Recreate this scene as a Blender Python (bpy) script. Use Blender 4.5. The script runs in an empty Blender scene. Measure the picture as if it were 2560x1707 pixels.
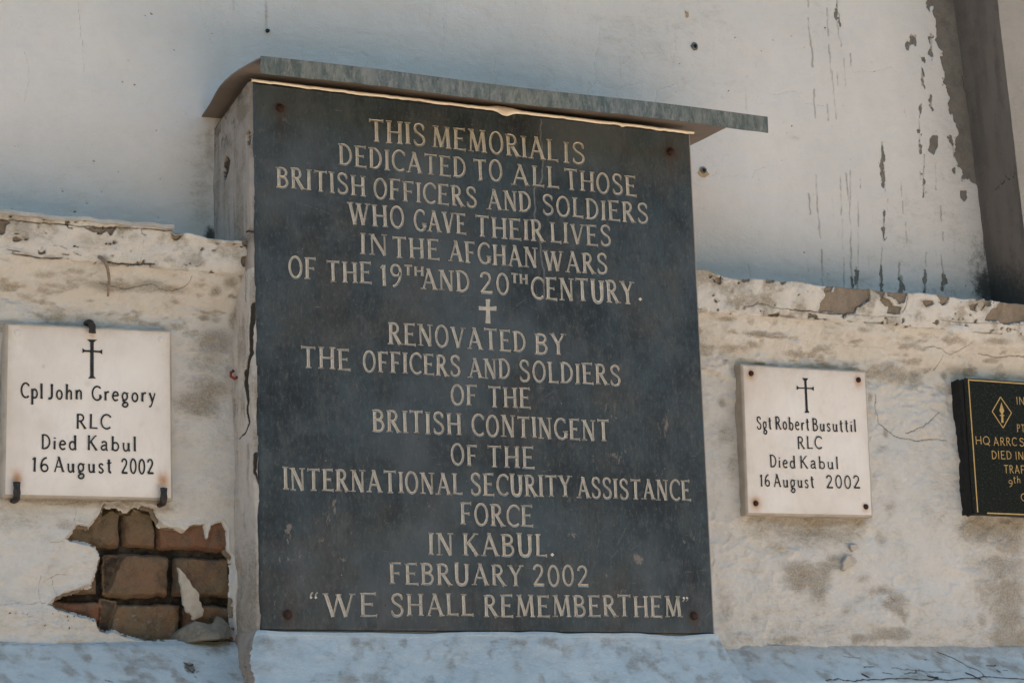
import bpy, math, random
import numpy as np
from mathutils import Matrix, Vector

random.seed(7)
RAD = math.radians
scene = bpy.context.scene
COL = scene.collection

# ------------------------------------------------------------------ camera
# world: X along the wall, Y into the wall, Z up; slab face is the plane Y = 0, its lower left corner the origin
CAMLOC = np.array([-1.85030157, -4.39393034, -0.40482228])
ROT = np.array([[0.8801989177, -0.4733508656, -0.0344793172],
                [0.0618065298, 0.1863528497, -0.9805368776],
                [0.4705632988, 0.8609364515, 0.1932837510]])   # rows: camera right, down, forward
FPX = 6380.704
cam_d = bpy.data.cameras.new('camera')
cam_d.sensor_width = 36.0
cam_d.lens = FPX / 2560 * 36
cam_d.clip_start, cam_d.clip_end = 0.05, 500
cam = bpy.data.objects.new('camera', cam_d)
COL.objects.link(cam)
cam.matrix_world = Matrix(((ROT[0][0], -ROT[1][0], -ROT[2][0], CAMLOC[0]),
                           (ROT[0][1], -ROT[1][1], -ROT[2][1], CAMLOC[1]),
                           (ROT[0][2], -ROT[1][2], -ROT[2][2], CAMLOC[2]),
                           (0, 0, 0, 1)))
scene.camera = cam

# ------------------------------------------------------------------ sky, sun, exposure
SUN_EL, SUN_AZ = 61.0, 15.0            # sun stands behind the wall: the whole face is in open shade
world = bpy.data.worlds.new('World')
scene.world = world
world.use_nodes = True
wn = world.node_tree.nodes
sky = wn.new('ShaderNodeTexSky')
sky.sky_type = 'NISHITA'
sky.sun_disc = False
sky.sun_elevation = RAD(SUN_EL)
sky.sun_rotation = RAD(SUN_AZ)
sky.ozone_density = 0.3
sky.dust_density = 1.5
tint = wn.new('ShaderNodeMix'); tint.data_type = 'RGBA'; tint.blend_type = 'MULTIPLY'
tint.inputs[0].default_value = 1.0; tint.inputs[7].default_value = (0.93, 1.05, 1.0, 1)
world.node_tree.links.new(sky.outputs[0], tint.inputs[6])
world.node_tree.links.new(tint.outputs[2], wn['Background'].inputs[0])
wn['Background'].inputs[1].default_value = 0.15
sun_d = bpy.data.lights.new('sun', 'SUN')
sun_d.energy = 4.6
sun_d.angle = RAD(0.5)
sun_d.color = (1.0, 0.93, 0.82)
sun = bpy.data.objects.new('sun', sun_d)
COL.objects.link(sun)
d = Vector((math.sin(RAD(SUN_AZ)) * math.cos(RAD(SUN_EL)), math.cos(RAD(SUN_AZ)) * math.cos(RAD(SUN_EL)), math.sin(RAD(SUN_EL))))
sun.rotation_euler = d.to_track_quat('Z', 'Y').to_euler()
vs = scene.view_settings
vs.view_transform = 'Standard'
vs.look = 'None'
vs.gamma = 1
vs.exposure = 1.4

# ------------------------------------------------------------------ measuring: where a line of sight meets a real plane of the place
def P(px, py, Y):
    w = ROT.T @ np.array([(px - 1280) / FPX, (py - 853.5) / FPX, 1.0])
    return CAMLOC + (Y - CAMLOC[1]) / w[1] * w
def PX(px, py, Xc):
    w = ROT.T @ np.array([(px - 1280) / FPX, (py - 853.5) / FPX, 1.0])
    return CAMLOC + (Xc - CAMLOC[0]) / w[0] * w
def xz(pts, Y, off=(0, 0), s=1.0):
    out = [P(off[0] + a * s, off[1] + b * s, Y) for a, b in pts]
    return np.array([(p[0], p[2]) for p in out])
def yz(pts, Xc, off=(0, 0), s=1.0):
    out = [PX(off[0] + a * s, off[1] + b * s, Xc) for a, b in pts]
    return np.array([(p[1], p[2]) for p in out])

YU, YL, YC = 0.195, 0.11, 0.04          # upper wall, low wall face, coping front

# ------------------------------------------------------------------ noise and masks
def vnoise(x, y, seed=0):
    xi = np.floor(x).astype(np.int64); yi = np.floor(y).astype(np.int64)
    fx = x - xi; fy = y - yi
    fx = fx * fx * (3 - 2 * fx); fy = fy * fy * (3 - 2 * fy)
    def h(a, b):
        n = (a * 374761393 + b * 668265263 + seed * 1274126177) & 0x7fffffff
        n = ((n ^ (n >> 13)) * 1274126177) & 0x7fffffff
        n = ((n ^ (n >> 16)) * 668265263) & 0x7fffffff
        return ((n ^ (n >> 15)) & 0xffff) / 65535.0
    return (h(xi, yi) * (1 - fx) + h(xi + 1, yi) * fx) * (1 - fy) + (h(xi, yi + 1) * (1 - fx) + h(xi + 1, yi + 1) * fx) * fy
def fbm(x, y, freq, octv=4, seed=0, gain=0.5):
    s = 0; a = 1; t = 0
    for k in range(octv):
        s = s + a * vnoise(x * freq, y * freq, seed + k * 17); t += a
        a *= gain; freq *= 2.03
    return s / t
def sstep(a, b, v):
    t = np.clip((v - a) / (b - a), 0, 1)
    return t * t * (3 - 2 * t)
RAMP = 0.006
def stroke_mask(field, xs, zs, pts, w0, w1=None, strength=1.0):
    """threshold-0.5 field of a polyline with half width w0..w1 (metres)"""
    if w1 is None: w1 = w0
    pts = np.asarray(pts); n = len(pts) - 1
    for k in range(n):
        a, b = pts[k], pts[k + 1]
        wa = w0 + (w1 - w0) * k / n; wb = w0 + (w1 - w0) * (k + 1) / n
        m = max(wa, wb) + RAMP
        i0, i1 = np.searchsorted(xs, [min(a[0], b[0]) - m, max(a[0], b[0]) + m])
        j0, j1 = np.searchsorted(zs, [min(a[1], b[1]) - m, max(a[1], b[1]) + m])
        if i1 <= i0 or j1 <= j0: continue
        X, Z = np.meshgrid(xs[i0:i1], zs[j0:j1])
        ab = b - a; L2 = max(ab @ ab, 1e-12)
        t = np.clip(((X - a[0]) * ab[0] + (Z - a[1]) * ab[1]) / L2, 0, 1)
        dd = np.hypot(X - a[0] - t * ab[0], Z - a[1] - t * ab[1])
        v = np.clip(0.5 + (wa + (wb - wa) * t - dd) / RAMP * 0.5, 0, 1) * strength
        field[j0:j1, i0:i1] = np.maximum(field[j0:j1, i0:i1], v)
def poly_mask(field, xs, zs, poly, rag=0.004, freq=60, seed=3, strength=1.0, ramp=RAMP):
    poly = np.asarray(poly)
    m = ramp + rag * 2
    i0, i1 = np.searchsorted(xs, [poly[:, 0].min() - m, poly[:, 0].max() + m])
    j0, j1 = np.searchsorted(zs, [poly[:, 1].min() - m, poly[:, 1].max() + m])
    if i1 <= i0 or j1 <= j0: return
    X, Z = np.meshgrid(xs[i0:i1], zs[j0:j1])
    inside = np.zeros(X.shape, bool); dist = np.full(X.shape, 1e9)
    n = len(poly)
    for k in range(n):
        a, b = poly[k], poly[(k + 1) % n]
        ab = b - a; L2 = max(ab @ ab, 1e-12)
        t = np.clip(((X - a[0]) * ab[0] + (Z - a[1]) * ab[1]) / L2, 0, 1)
        dist = np.minimum(dist, np.hypot(X - a[0] - t * ab[0], Z - a[1] - t * ab[1]))
        c = (a[1] > Z) != (b[1] > Z)
        with np.errstate(divide='ignore', invalid='ignore'):
            inside ^= c & (X < (b[0] - a[0]) * (Z - a[1]) / (b[1] - a[1] if b[1] != a[1] else 1e-12) + a[0])
    sd = np.where(inside, dist, -dist) + (fbm(X, Z, freq, 3, seed) - 0.5) * 2 * rag
    v = np.clip(0.5 + sd / ramp * 0.5, 0, 1) * strength
    field[j0:j1, i0:i1] = np.maximum(field[j0:j1, i0:i1], v)
def blob(field, X, Z, c, rx, rz, s):
    np.maximum(field, s * np.exp(-((X - c[0]) / rx) ** 2 - ((Z - c[1]) / rz) ** 2), out=field)
rngj = np.random.RandomState(11)
def jag(pts, amp=0.003, sub=6):
    pts = np.asarray(pts, float); out = [pts[0]]
    for a, b in zip(pts[:-1], pts[1:]):
        n = np.array([-(b - a)[1], (b - a)[0]]); L = np.linalg.norm(n) + 1e-9; n = n / L
        k = max(2, min(sub, int(L / 0.008) + 1))
        for i in range(1, k):
            out.append(a + (b - a) * i / k + n * rngj.uniform(-amp, amp))
        out.append(b)
    return np.array(out)

# ------------------------------------------------------------------ mesh helpers
def link(name, me, mat=None, parent=None):
    o = bpy.data.objects.new(name, me); COL.objects.link(o)
    if mat: me.materials.append(mat)
    if parent: o.parent = parent; o.matrix_parent_inverse = parent.matrix_world.inverted()
    return o
def tag(o, label=None, cat=None, group=None, kind=None):
    if label: o['label'] = label
    if cat: o['category'] = cat
    if group: o['group'] = group
    if kind: o['kind'] = kind
    return o
def thing(name, label, cat, loc=(0, 0, 0), group=None):
    o = bpy.data.objects.new(name, None); COL.objects.link(o)
    o.location = loc; o.empty_display_size = 0.05
    bpy.context.view_layer.update()
    return tag(o, label, cat, group)
def grid_obj(name, XYZ, mat, parent=None, attrs=None, drop=None, smooth=True, flip=False):
    X, Y, Z = XYZ
    nz, nx = X.shape
    co = np.stack([X, Y, Z], -1).reshape(-1, 3)
    idx = np.arange(nz * nx).reshape(nz, nx)
    q = np.stack([idx[:-1, :-1], idx[:-1, 1:], idx[1:, 1:], idx[1:, :-1]], -1)
    q = q.reshape(-1, 4)
    if flip: q = q[:, ::-1]
    if drop is not None: q = q[~drop.reshape(-1)]
    me = bpy.data.meshes.new(name)
    me.vertices.add(len(co)); me.vertices.foreach_set('co', co.astype(np.float32).ravel())
    me.loops.add(q.size); me.loops.foreach_set('vertex_index', q.astype(np.int32).ravel())
    me.polygons.add(len(q)); me.polygons.foreach_set('loop_start', np.arange(0, q.size, 4, dtype=np.int32))
    me.polygons.foreach_set('use_smooth', np.full(len(q), smooth))
    for k, v in (attrs or {}).items():
        at = me.attributes.new(k, 'FLOAT', 'POINT')
        at.data.foreach_set('value', np.broadcast_to(v, X.shape).astype(np.float32).ravel())
    me.update(calc_edges=True)
    return link(name, me, mat, parent)
def mesh_obj(name, verts, faces, mat, parent=None, smooth=False, bevel=0, seg=2):
    me = bpy.data.meshes.new(name)
    me.from_pydata([tuple(map(float, v)) for v in verts], [], faces)
    me.update()
    if smooth:
        for p in me.polygons: p.use_smooth = True
    o = link(name, me, mat, parent)
    if bevel:
        m = o.modifiers.new('bevel', 'BEVEL'); m.width = bevel; m.segments = seg; m.limit_method = 'ANGLE'
    return o
BOXF = [(0, 1, 2, 3), (7, 6, 5, 4), (0, 4, 5, 1), (1, 5, 6, 2), (2, 6, 7, 3), (3, 7, 4, 0)]
def prism_xz(name, poly, y0, y1, mat, parent=None, bevel=0):
    """outline in the wall plane given depth y0 (front) to y1"""
    poly = [tuple(p) for p in poly]
    ar = sum(a[0] * b[1] - b[0] * a[1] for a, b in zip(poly, poly[1:] + poly[:1]))
    if ar < 0: poly = poly[::-1]
    n = len(poly)
    v = [(x, y0, z) for x, z in poly] + [(x, y1, z) for x, z in poly]
    f = [tuple(range(n)), tuple(range(2 * n - 1, n - 1, -1))]
    f += [(i, n + i, n + (i + 1) % n, (i + 1) % n) for i in range(n)]
    f = [f[0], f[1]] + f[2:]
    return mesh_obj(name, v, f, mat, parent, bevel=bevel)
def tube(name, pts, r, mat, parent=None, n=10, flat=1.0, closed_ends=True):
    pts = [Vector(p) for p in pts]; vs_, fs = [], []
    up = Vector((1, 0.03, 0.02)).normalized()
    for i, p in enumerate(pts):
        t = (pts[min(i + 1, len(pts) - 1)] - pts[max(i - 1, 0)]).normalized()
        a = (up - t * up.dot(t)); a.normalize(); b = t.cross(a)
        rr = r[i] if hasattr(r, '__len__') else r
        for k in range(n):
            th = 2 * math.pi * k / n
            vs_.append(p + a * math.cos(th) * rr + b * math.sin(th) * rr * flat)
    for i in range(len(pts) - 1):
        for k in range(n):
            fs.append((i * n + k, i * n + (k + 1) % n, (i + 1) * n + (k + 1) % n, (i + 1) * n + k))
    if closed_ends:
        fs.append(tuple(range(n - 1, -1, -1))); fs.append(tuple((len(pts) - 1) * n + k for k in range(n)))
    return mesh_obj(name, vs_, fs, mat, parent, smooth=True)
def lathe_y(name, prof, c, mat, parent=None, n=28, wob=0.0, seed=1):
    """profile (radius, y offset) turned about the wall normal at c"""
    rs = random.Random(seed); vs_, fs = [], []
    wv = [1 + rs.uniform(-wob, wob) for _ in range(n)]
    for r, y in prof:
        for k in range(n):
            th = 2 * math.pi * k / n
            vs_.append((c[0] + r * wv[k] * math.cos(th), c[1] + y, c[2] + r * wv[k] * math.sin(th)))
    for i in range(len(prof) - 1):
        for k in range(n):
            fs.append((i * n + k, i * n + (k + 1) % n, (i + 1) * n + (k + 1) % n, (i + 1) * n + k))
    fs.append(tuple((len(prof) - 1) * n + k for k in range(n)))
    return mesh_obj(name, vs_, fs, mat, parent, smooth=True)

# ------------------------------------------------------------------ materials
class M:
    def __init__(s, name, rough=0.85, spec=0.3):
        s.m = bpy.data.materials.new(name); s.m.use_nodes = True
        s.t = s.m.node_tree; s.N = s.t.nodes; s.b = s.N['Principled BSDF']
        s.b.inputs['Roughness'].default_value = rough
        s.b.inputs['Specular IOR Level'].default_value = spec
        s.tc = s.N.new('ShaderNodeTexCoord')
    def l(s, a, b): s.t.links.new(a, b); return b
    def attr(s, n):
        a = s.N.new('ShaderNodeAttribute'); a.attribute_name = n; return a.outputs['Fac']
    def noise(s, scale, detail=4, rough=0.55, stretch=(1, 1, 1), rot=(0, 0, 0), dist=0.0, off=(0, 0, 0)):
        mp = s.N.new('ShaderNodeMapping'); mp.inputs['Scale'].default_value = stretch
        mp.inputs['Rotation'].default_value = rot; mp.inputs['Location'].default_value = off
        s.l(s.tc.outputs['Object'], mp.inputs[0])
        n = s.N.new('ShaderNodeTexNoise'); n.inputs['Scale'].default_value = scale
        n.inputs['Detail'].default_value = detail; n.inputs['Roughness'].default_value = rough
        n.inputs['Distortion'].default_value = dist
        s.l(mp.outputs[0], n.inputs['Vector']); return n.outputs['Fac']
    def math(s, op, a, b=0.0, c=0.0):
        n = s.N.new('ShaderNodeMath'); n.operation = op
        for i, v in enumerate((a, b, c)):
            if hasattr(v, 'links'): s.l(v, n.inputs[i])
            else: n.inputs[i].default_value = v
        return n.outputs[0]
    def ramp(s, v, lo, hi, a=0.0, b=1.0):
        n = s.N.new('ShaderNodeMapRange'); n.interpolation_type = 'SMOOTHSTEP'
        n.inputs[1].default_value = lo; n.inputs[2].default_value = hi
        n.inputs[3].default_value = a; n.inputs[4].default_value = b
        s.l(v, n.inputs[0]); return n.outputs[0]
    def mix(s, f, a, b):
        n = s.N.new('ShaderNodeMix'); n.data_type = 'RGBA'
        for i, v in ((0, f), (6, a), (7, b)):
            if hasattr(v, 'links'): s.l(v, n.inputs[i])
            elif i == 0: n.inputs[0].default_value = v
            else: n.inputs[i].default_value = (*v, 1)
        return n.outputs[2]
    def color(s, c):
        if hasattr(c, 'links'): s.l(c, s.b.inputs['Base Color'])
        else: s.b.inputs['Base Color'].default_value = (*c, 1)
        return s
    def bump(s, *terms):
        """terms: (height output, distance in metres)"""
        prev = None
        for h, dist in terms:
            n = s.N.new('ShaderNodeBump'); n.inputs['Distance'].default_value = dist; n.inputs['Strength'].default_value = 1.0
            s.l(h, n.inputs['Height'])
            if prev: s.l(prev, n.inputs['Normal'])
            prev = n.outputs[0]
        s.l(prev, s.b.inputs['Normal']); return s
    def edge(s, name, k=0.3, e=0.06, scale=160):
        """crisp mask from a soft threshold field, ragged by fine noise"""
        n = s.noise(scale, 4, 0.6)
        v = s.math('ADD', s.attr(name), s.math('MULTIPLY', s.math('SUBTRACT', n, 0.5), k))
        return s.ramp(v, 0.5 - e, 0.5 + e)

def mat_plaster(name, white, white2, bare, bare2, stain, stain2, wear=0.5, fine=0.0007):
    m = M(name, 0.9, 0.2)
    big = m.ramp(m.noise(3.2, 3), 0.3, 0.7)
    c = m.mix(big, white, white2)
    mott = m.ramp(m.noise(26, 8, 0.7, off=(3, 1, 2)), 0.40, 0.72)
    c = m.mix(m.math('MULTIPLY', mott, 0.26 * wear * 2), c, tuple(v * 0.70 for v in white2))
    mot2 = m.ramp(m.noise(75, 6, 0.75, stretch=(0.8, 1, 1.5), off=(1, 4, 2)), 0.50, 0.74)
    c = m.mix(m.math('MULTIPLY', mot2, 0.30 * wear), c, tuple(0.5 * a + 0.18 * b for a, b in zip(stain, white2)))
    wash = m.ramp(m.noise(9, 4, 0.5, stretch=(2.2, 1, 0.22), off=(7, 0, 0)), 0.35, 0.7)
    c = m.mix(m.math('MULTIPLY', wash, 0.16), c, tuple(v * 0.86 for v in white))
    speck = m.ramp(m.noise(230, 3, 0.6), 0.66, 0.74)
    c = m.mix(m.math('MULTIPLY', speck, 0.5 * wear), c, tuple(v * 0.3 for v in white))
    # soft stains and the low walls' painted bottom darkening, carried by the mesh, broken by noise
    st = m.attr('stain')
    sn = m.math('ADD', m.math('MULTIPLY', m.noise(34, 7, 0.72, stretch=(0.65, 1, 1.3), dist=0.7), 0.62), m.math('MULTIPLY', m.noise(150, 5, 0.7, stretch=(0.6, 1, 1.2)), 0.38))
    sd_ = m.math('MULTIPLY', m.math('SUBTRACT', sn, 0.5), 2.6)
    sv = m.ramp(m.math('ADD', st, sd_), 0.14, 1.02)
    sv = m.math('MULTIPLY', sv, m.ramp(m.noise(260, 4, 0.7), 0.30, 0.62, 0.45, 1.0))
    sv = m.math('MULTIPLY', sv, m.ramp(st, 0.03, 0.3))
    scol = m.mix(m.ramp(m.noise(21, 4), 0.35, 0.65), stain, stain2)
    soft = m.math('MULTIPLY', st, 0.58)
    c = m.mix(soft, c, tuple(0.6 * a + 0.4 * b for a, b in zip(stain2, white2)))
    c = m.mix(m.math('MULTIPLY', sv, 0.90), c, scol)
    be = m.edge('bare', 0.35, 0.07, 130)
    bcol = m.mix(m.ramp(m.noise(34, 6, 0.7), 0.3, 0.7), bare, bare2)
    bcol = m.mix(m.ramp(m.noise(240, 3), 0.58, 0.75), bcol, tuple(v * 0.45 for v in bare))
    c = m.mix(be, c, bcol)
    dr = m.attr('drip')
    dv = m.math('MULTIPLY', m.ramp(m.math('ADD', dr, m.math('MULTIPLY', m.math('SUBTRACT', m.noise(130, 5, 0.7, stretch=(1.4, 1, 0.45)), 0.5), 0.9)), 0.22, 0.62), m.ramp(dr, 0.02, 0.2))
    c = m.mix(m.math('MULTIPLY', dv, 0.66), c, (0.225, 0.205, 0.175))
    mo = m.attr('mould')
    mv = m.ramp(m.math('ADD', mo, m.math('MULTIPLY', m.math('SUBTRACT', m.noise(70, 7, 0.75), 0.5), 1.3)), 0.30, 0.95)
    c = m.mix(m.math('MULTIPLY', m.math('MULTIPLY', mv, 0.93), m.ramp(mo, 0.02, 0.25)), c, (0.040, 0.040, 0.034))
    ck = m.edge('crack', 0.18, 0.10, 300)
    c = m.mix(ck, c, (0.042, 0.034, 0.026))
    m.color(c)
    m.bump((m.noise(9, 4), 0.006 * (0.4 + wear)), (m.noise(55, 7, 0.7, stretch=(0.8, 1, 1.3)), 0.0042 * (0.25 + wear)), (m.noise(330, 4, 0.7), fine * 2), (m.math('SUBTRACT', 1.0, be), 0.003))
    return m.m

MAT_UP = mat_plaster('weathered white limewash', (0.67, 0.62, 0.575), (0.615, 0.578, 0.54), (0.21, 0.185, 0.155), (0.15, 0.132, 0.11),
                     (0.38, 0.34, 0.295), (0.33, 0.295, 0.25), wear=0.26, fine=0.0006)
MAT_LOW = mat_plaster('chalky cream plaster', (0.65, 0.61, 0.565), (0.60, 0.57, 0.53), (0.27, 0.215, 0.165), (0.19, 0.155, 0.12),
                      (0.25, 0.208, 0.15), (0.30, 0.268, 0.228), wear=0.7)
MAT_PLINTH = mat_plaster('dusty white plinth render', (0.56, 0.585, 0.57), (0.50, 0.525, 0.515), (0.25, 0.21, 0.17), (0.18, 0.15, 0.12),
                         (0.33, 0.30, 0.26), (0.27, 0.24, 0.2), wear=0.9)
MAT_PILLAR = mat_plaster('grey pillar plaster', (0.42, 0.355, 0.30), (0.34, 0.29, 0.25), (0.10, 0.075, 0.055), (0.07, 0.05, 0.04),
                         (0.16, 0.125, 0.085), (0.2, 0.16, 0.12), wear=0.6)
MAT_PILLOW = mat_plaster('cream pillar plaster', (0.60, 0.53, 0.465), (0.52, 0.46, 0.405), (0.10, 0.075, 0.055), (0.07, 0.05, 0.04),
                         (0.20, 0.16, 0.11), (0.26, 0.215, 0.17), wear=0.7)
MAT_CONC = mat_plaster('brown concrete', (0.175, 0.142, 0.115), (0.145, 0.12, 0.098), (0.12, 0.10, 0.08), (0.1, 0.08, 0.07),
                       (0.12, 0.1, 0.08), (0.1, 0.08, 0.07), wear=0.5)

def mat_mortar():
    m = M('cream mortar', 0.85, 0.2)
    c = m.mix(m.ramp(m.noise(30, 5), 0.35, 0.7), (0.84, 0.74, 0.58), (0.74, 0.62, 0.47))
    m.color(c).bump((m.noise(90, 4), 0.002)); return m.m
def mat_slate():
    m = M('dark slate', 0.42, 0.35)
    c = m.mix(m.ramp(m.noise(4.0, 7, 0.7, off=(2, 0, 5)), 0.36, 0.62), (0.008, 0.013, 0.017), (0.036, 0.052, 0.061))
    c = m.mix(m.math('MULTIPLY', m.ramp(m.noise(5.5, 5, 0.65, off=(8, 3, 1)), 0.46, 0.66), 0.6), c, (0.056, 0.050, 0.043))
    c = m.mix(m.math('MULTIPLY', m.ramp(m.noise(17, 8, 0.8, stretch=(1, 1, 0.55), rot=(0, 0.4, 0)), 0.46, 0.70), 0.7), c, (0.080, 0.083, 0.082))
    c = m.mix(m.math('MULTIPLY', m.ramp(m.noise(42, 7, 0.8, stretch=(1, 1, 0.4)), 0.47, 0.70), 0.75), c, (0.017, 0.020, 0.022))
    c = m.mix(m.math('MULTIPLY', m.ramp(m.noise(130, 5, 0.8, stretch=(1.2, 1, 0.5), off=(2, 5, 1)), 0.50, 0.70), 0.55), c, (0.125, 0.122, 0.115))
    c = m.mix(m.math('MULTIPLY', m.ramp(m.noise(2.6, 4, 0.6, off=(4, 0, 2)), 0.48, 0.66), 0.55), c, (0.080, 0.094, 0.104))
    # short scratches in three directions
    for k, (ang, th) in enumerate(((0.55, 0.735), (1.1, 0.74), (-0.35, 0.75))):
        s_ = m.noise(26, 2, 0.5, stretch=(1.0, 1, 16.0), rot=(0, ang, 0), off=(k * 7, 0, k * 3))
        c = m.mix(m.math('MULTIPLY', m.ramp(s_, th - 0.015, th + 0.03), 0.34), c, (0.30, 0.29, 0.27))
    # pits and flecks
    c = m.mix(m.ramp(m.noise(150, 2, 0.5, stretch=(1, 1, 0.6)), 0.74, 0.77), c, (0.012, 0.012, 0.013))
    c = m.mix(m.math('MULTIPLY', m.ramp(m.noise(190, 2, 0.5, off=(9, 2, 4)), 0.735, 0.775), 0.75), c, (0.42, 0.39, 0.35))
    # chipped brownish scars carried by the mesh
    sc_ = m.attr('scar'); sn = m.noise(95, 7, 0.78, stretch=(1, 1, 0.5), rot=(0, 0.5, 0), dist=0.6)
    sv = m.math('MULTIPLY', m.ramp(m.math('ADD', sc_, m.math('MULTIPLY', m.math('SUBTRACT', sn, 0.5), 2.8)), 0.85, 1.0), m.ramp(sc_, 0.03, 0.2))
    c = m.mix(m.math('MULTIPLY', sv, 0.6), c, (0.23, 0.19, 0.16))
    c = m.mix(m.math('MULTIPLY', m.attr('rust'), 0.8), c, (0.055, 0.024, 0.014))
    ck = m.edge('crack', 0.2, 0.12, 200)
    c = m.mix(m.math('MULTIPLY', ck, 0.62), c, (0.24, 0.235, 0.225))
    m.color(c)
    r = m.ramp(m.noise(7, 5), 0.3, 0.7, 0.50, 0.66); m.l(r, m.b.inputs['Roughness'])
    m.bump((m.noise(7, 4), 0.002), (m.noise(130, 4), 0.0004)); return m.m
def mat_letter(name, c1, c2, worn, amt, vcut=0.0035, fine=150):
    m = M(name, 0.85, 0.2)
    c = m.mix(m.ramp(m.noise(60, 5, 0.65), 0.35, 0.7), c1, c2)
    w = m.ramp(m.noise(fine, 5, 0.75), 0.56, 0.70)
    c = m.mix(m.math('MULTIPLY', w, amt), c, worn)
    uv = m.N.new('ShaderNodeUVMap'); uv.uv_map = 'across'
    sx = m.N.new('ShaderNodeSeparateXYZ'); m.l(uv.outputs[0], sx.inputs[0])
    h = m.math('ABSOLUTE', m.math('SUBTRACT', sx.outputs[0], 0.5))     # cut with a V section
    rag = m.ramp(m.math('ADD', h, m.math('MULTIPLY', m.math('SUBTRACT', m.noise(200, 4, 0.7), 0.5), 0.4)), 0.43, 0.54)
    c = m.mix(m.math('MULTIPLY', rag, 0.8), c, worn)
    mid = m.ramp(m.math('ADD', h, m.math('MULTIPLY', m.math('SUBTRACT', m.noise(90, 4, 0.7), 0.5), 0.4)), 0.16, 0.02)
    c = m.mix(m.math('MULTIPLY', mid, amt * 0.35), c, worn)
    m.color(c)
    m.bump((h, vcut), (m.noise(260, 4), 0.0010)); return m.m
def mat_marble():
    m = M('white marble', 0.5, 0.4)
    c = m.mix(m.ramp(m.noise(8, 4, 0.6, dist=0.5), 0.3, 0.7), (0.77, 0.70, 0.64), (0.71, 0.63, 0.565))
    c = m.mix(m.math('MULTIPLY', m.ramp(m.noise(24, 5, 0.6), 0.55, 0.8), 0.35), c, (0.50, 0.42, 0.34))
    st = m.attr('stain')
    sv = m.math('MULTIPLY', st, m.ramp(m.noise(30, 5, 0.6), 0.2, 0.7, 0.35, 1.0))
    c = m.mix(m.math('MULTIPLY', sv, 0.62), c, (0.44, 0.35, 0.265))
    ru = m.attr('rust')
    c = m.mix(m.math('MULTIPLY', ru, m.ramp(m.noise(80, 4), 0.25, 0.6, 0.5, 1.0)), c, (0.40, 0.17, 0.05))
    vein = m.ramp(m.math('ABSOLUTE', m.math('SUBTRACT', m.noise(6, 6, 0.65, dist=1.2, stretch=(1, 1, 0.6)), 0.5)), 0.0, 0.03, 1.0, 0.0)
    c = m.mix(m.math('MULTIPLY', vein, 0.07), c, (0.40, 0.36, 0.33))
    m.color(c).bump((m.noise(40, 4), 0.0012))
    m.b.inputs['Subsurface Weight'].default_value = 0.0
    return m.m
def mat_granite():
    m = M('polished black granite', 0.25, 0.3)
    c = m.mix(m.ramp(m.noise(230, 4, 0.75), 0.55, 0.72), (0.006, 0.007, 0.008), (0.055, 0.055, 0.052))
    c = m.mix(m.ramp(m.noise(300, 2, 0.6, off=(4, 4, 1)), 0.68, 0.76), c, (0.11, 0.105, 0.095))
    m.color(c); return m.m
def mat_granite_side():
    m = M('rough granite edge', 0.75, 0.3)
    m.color(m.mix(m.noise(60, 4), (0.006, 0.006, 0.006), (0.016, 0.015, 0.014))).bump((m.noise(80, 5), 0.003)); return m.m
def mat_rust():
    m = M('rusted iron', 0.8, 0.3)
    m.color(m.mix(m.ramp(m.noise(300, 5), 0.35, 0.7), (0.045, 0.018, 0.012), (0.018, 0.011, 0.009))).bump((m.noise(400, 4), 0.0015)); return m.m
def mat_iron():
    m = M('black iron', 0.6, 0.4)
    m.color(m.mix(m.ramp(m.noise(150, 5), 0.4, 0.7), (0.012, 0.012, 0.012), (0.050, 0.032, 0.022))).bump((m.noise(240, 4), 0.001)); return m.m
def mat_fascia():
    m = M('weathered zinc', 0.6, 0.4)
    c = m.mix(m.ramp(m.noise(22, 8, 0.75, stretch=(2.0, 1, 0.7)), 0.38, 0.62), (0.075, 0.092, 0.085), (0.175, 0.180, 0.160))
    c = m.mix(m.math('MULTIPLY', m.ramp(m.noise(55, 8, 0.78, stretch=(1.8, 1, 0.7), off=(5, 0, 1)), 0.50, 0.62), 0.7), c, (0.25, 0.24, 0.215))
    c = m.mix(m.math('MULTIPLY', m.ramp(m.noise(75, 7, 0.78, stretch=(2, 1, 0.5), off=(1, 0, 8)), 0.52, 0.68), 0.75), c, (0.060, 0.056, 0.048))
    m.color(c).bump((m.noise(30, 4, stretch=(1, 1, 0.5)), 0.0015)); m.b.inputs['Metallic'].default_value = 0.15; return m.m
def mat_sheet():
    m = M('brown painted sheet', 0.65, 0.3)
    c = m.mix(m.ramp(m.noise(9, 5, 0.6), 0.3, 0.7), (0.20, 0.165, 0.135), (0.15, 0.122, 0.10))
    m.color(c).bump((m.noise(40, 3), 0.001)); return m.m
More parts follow.
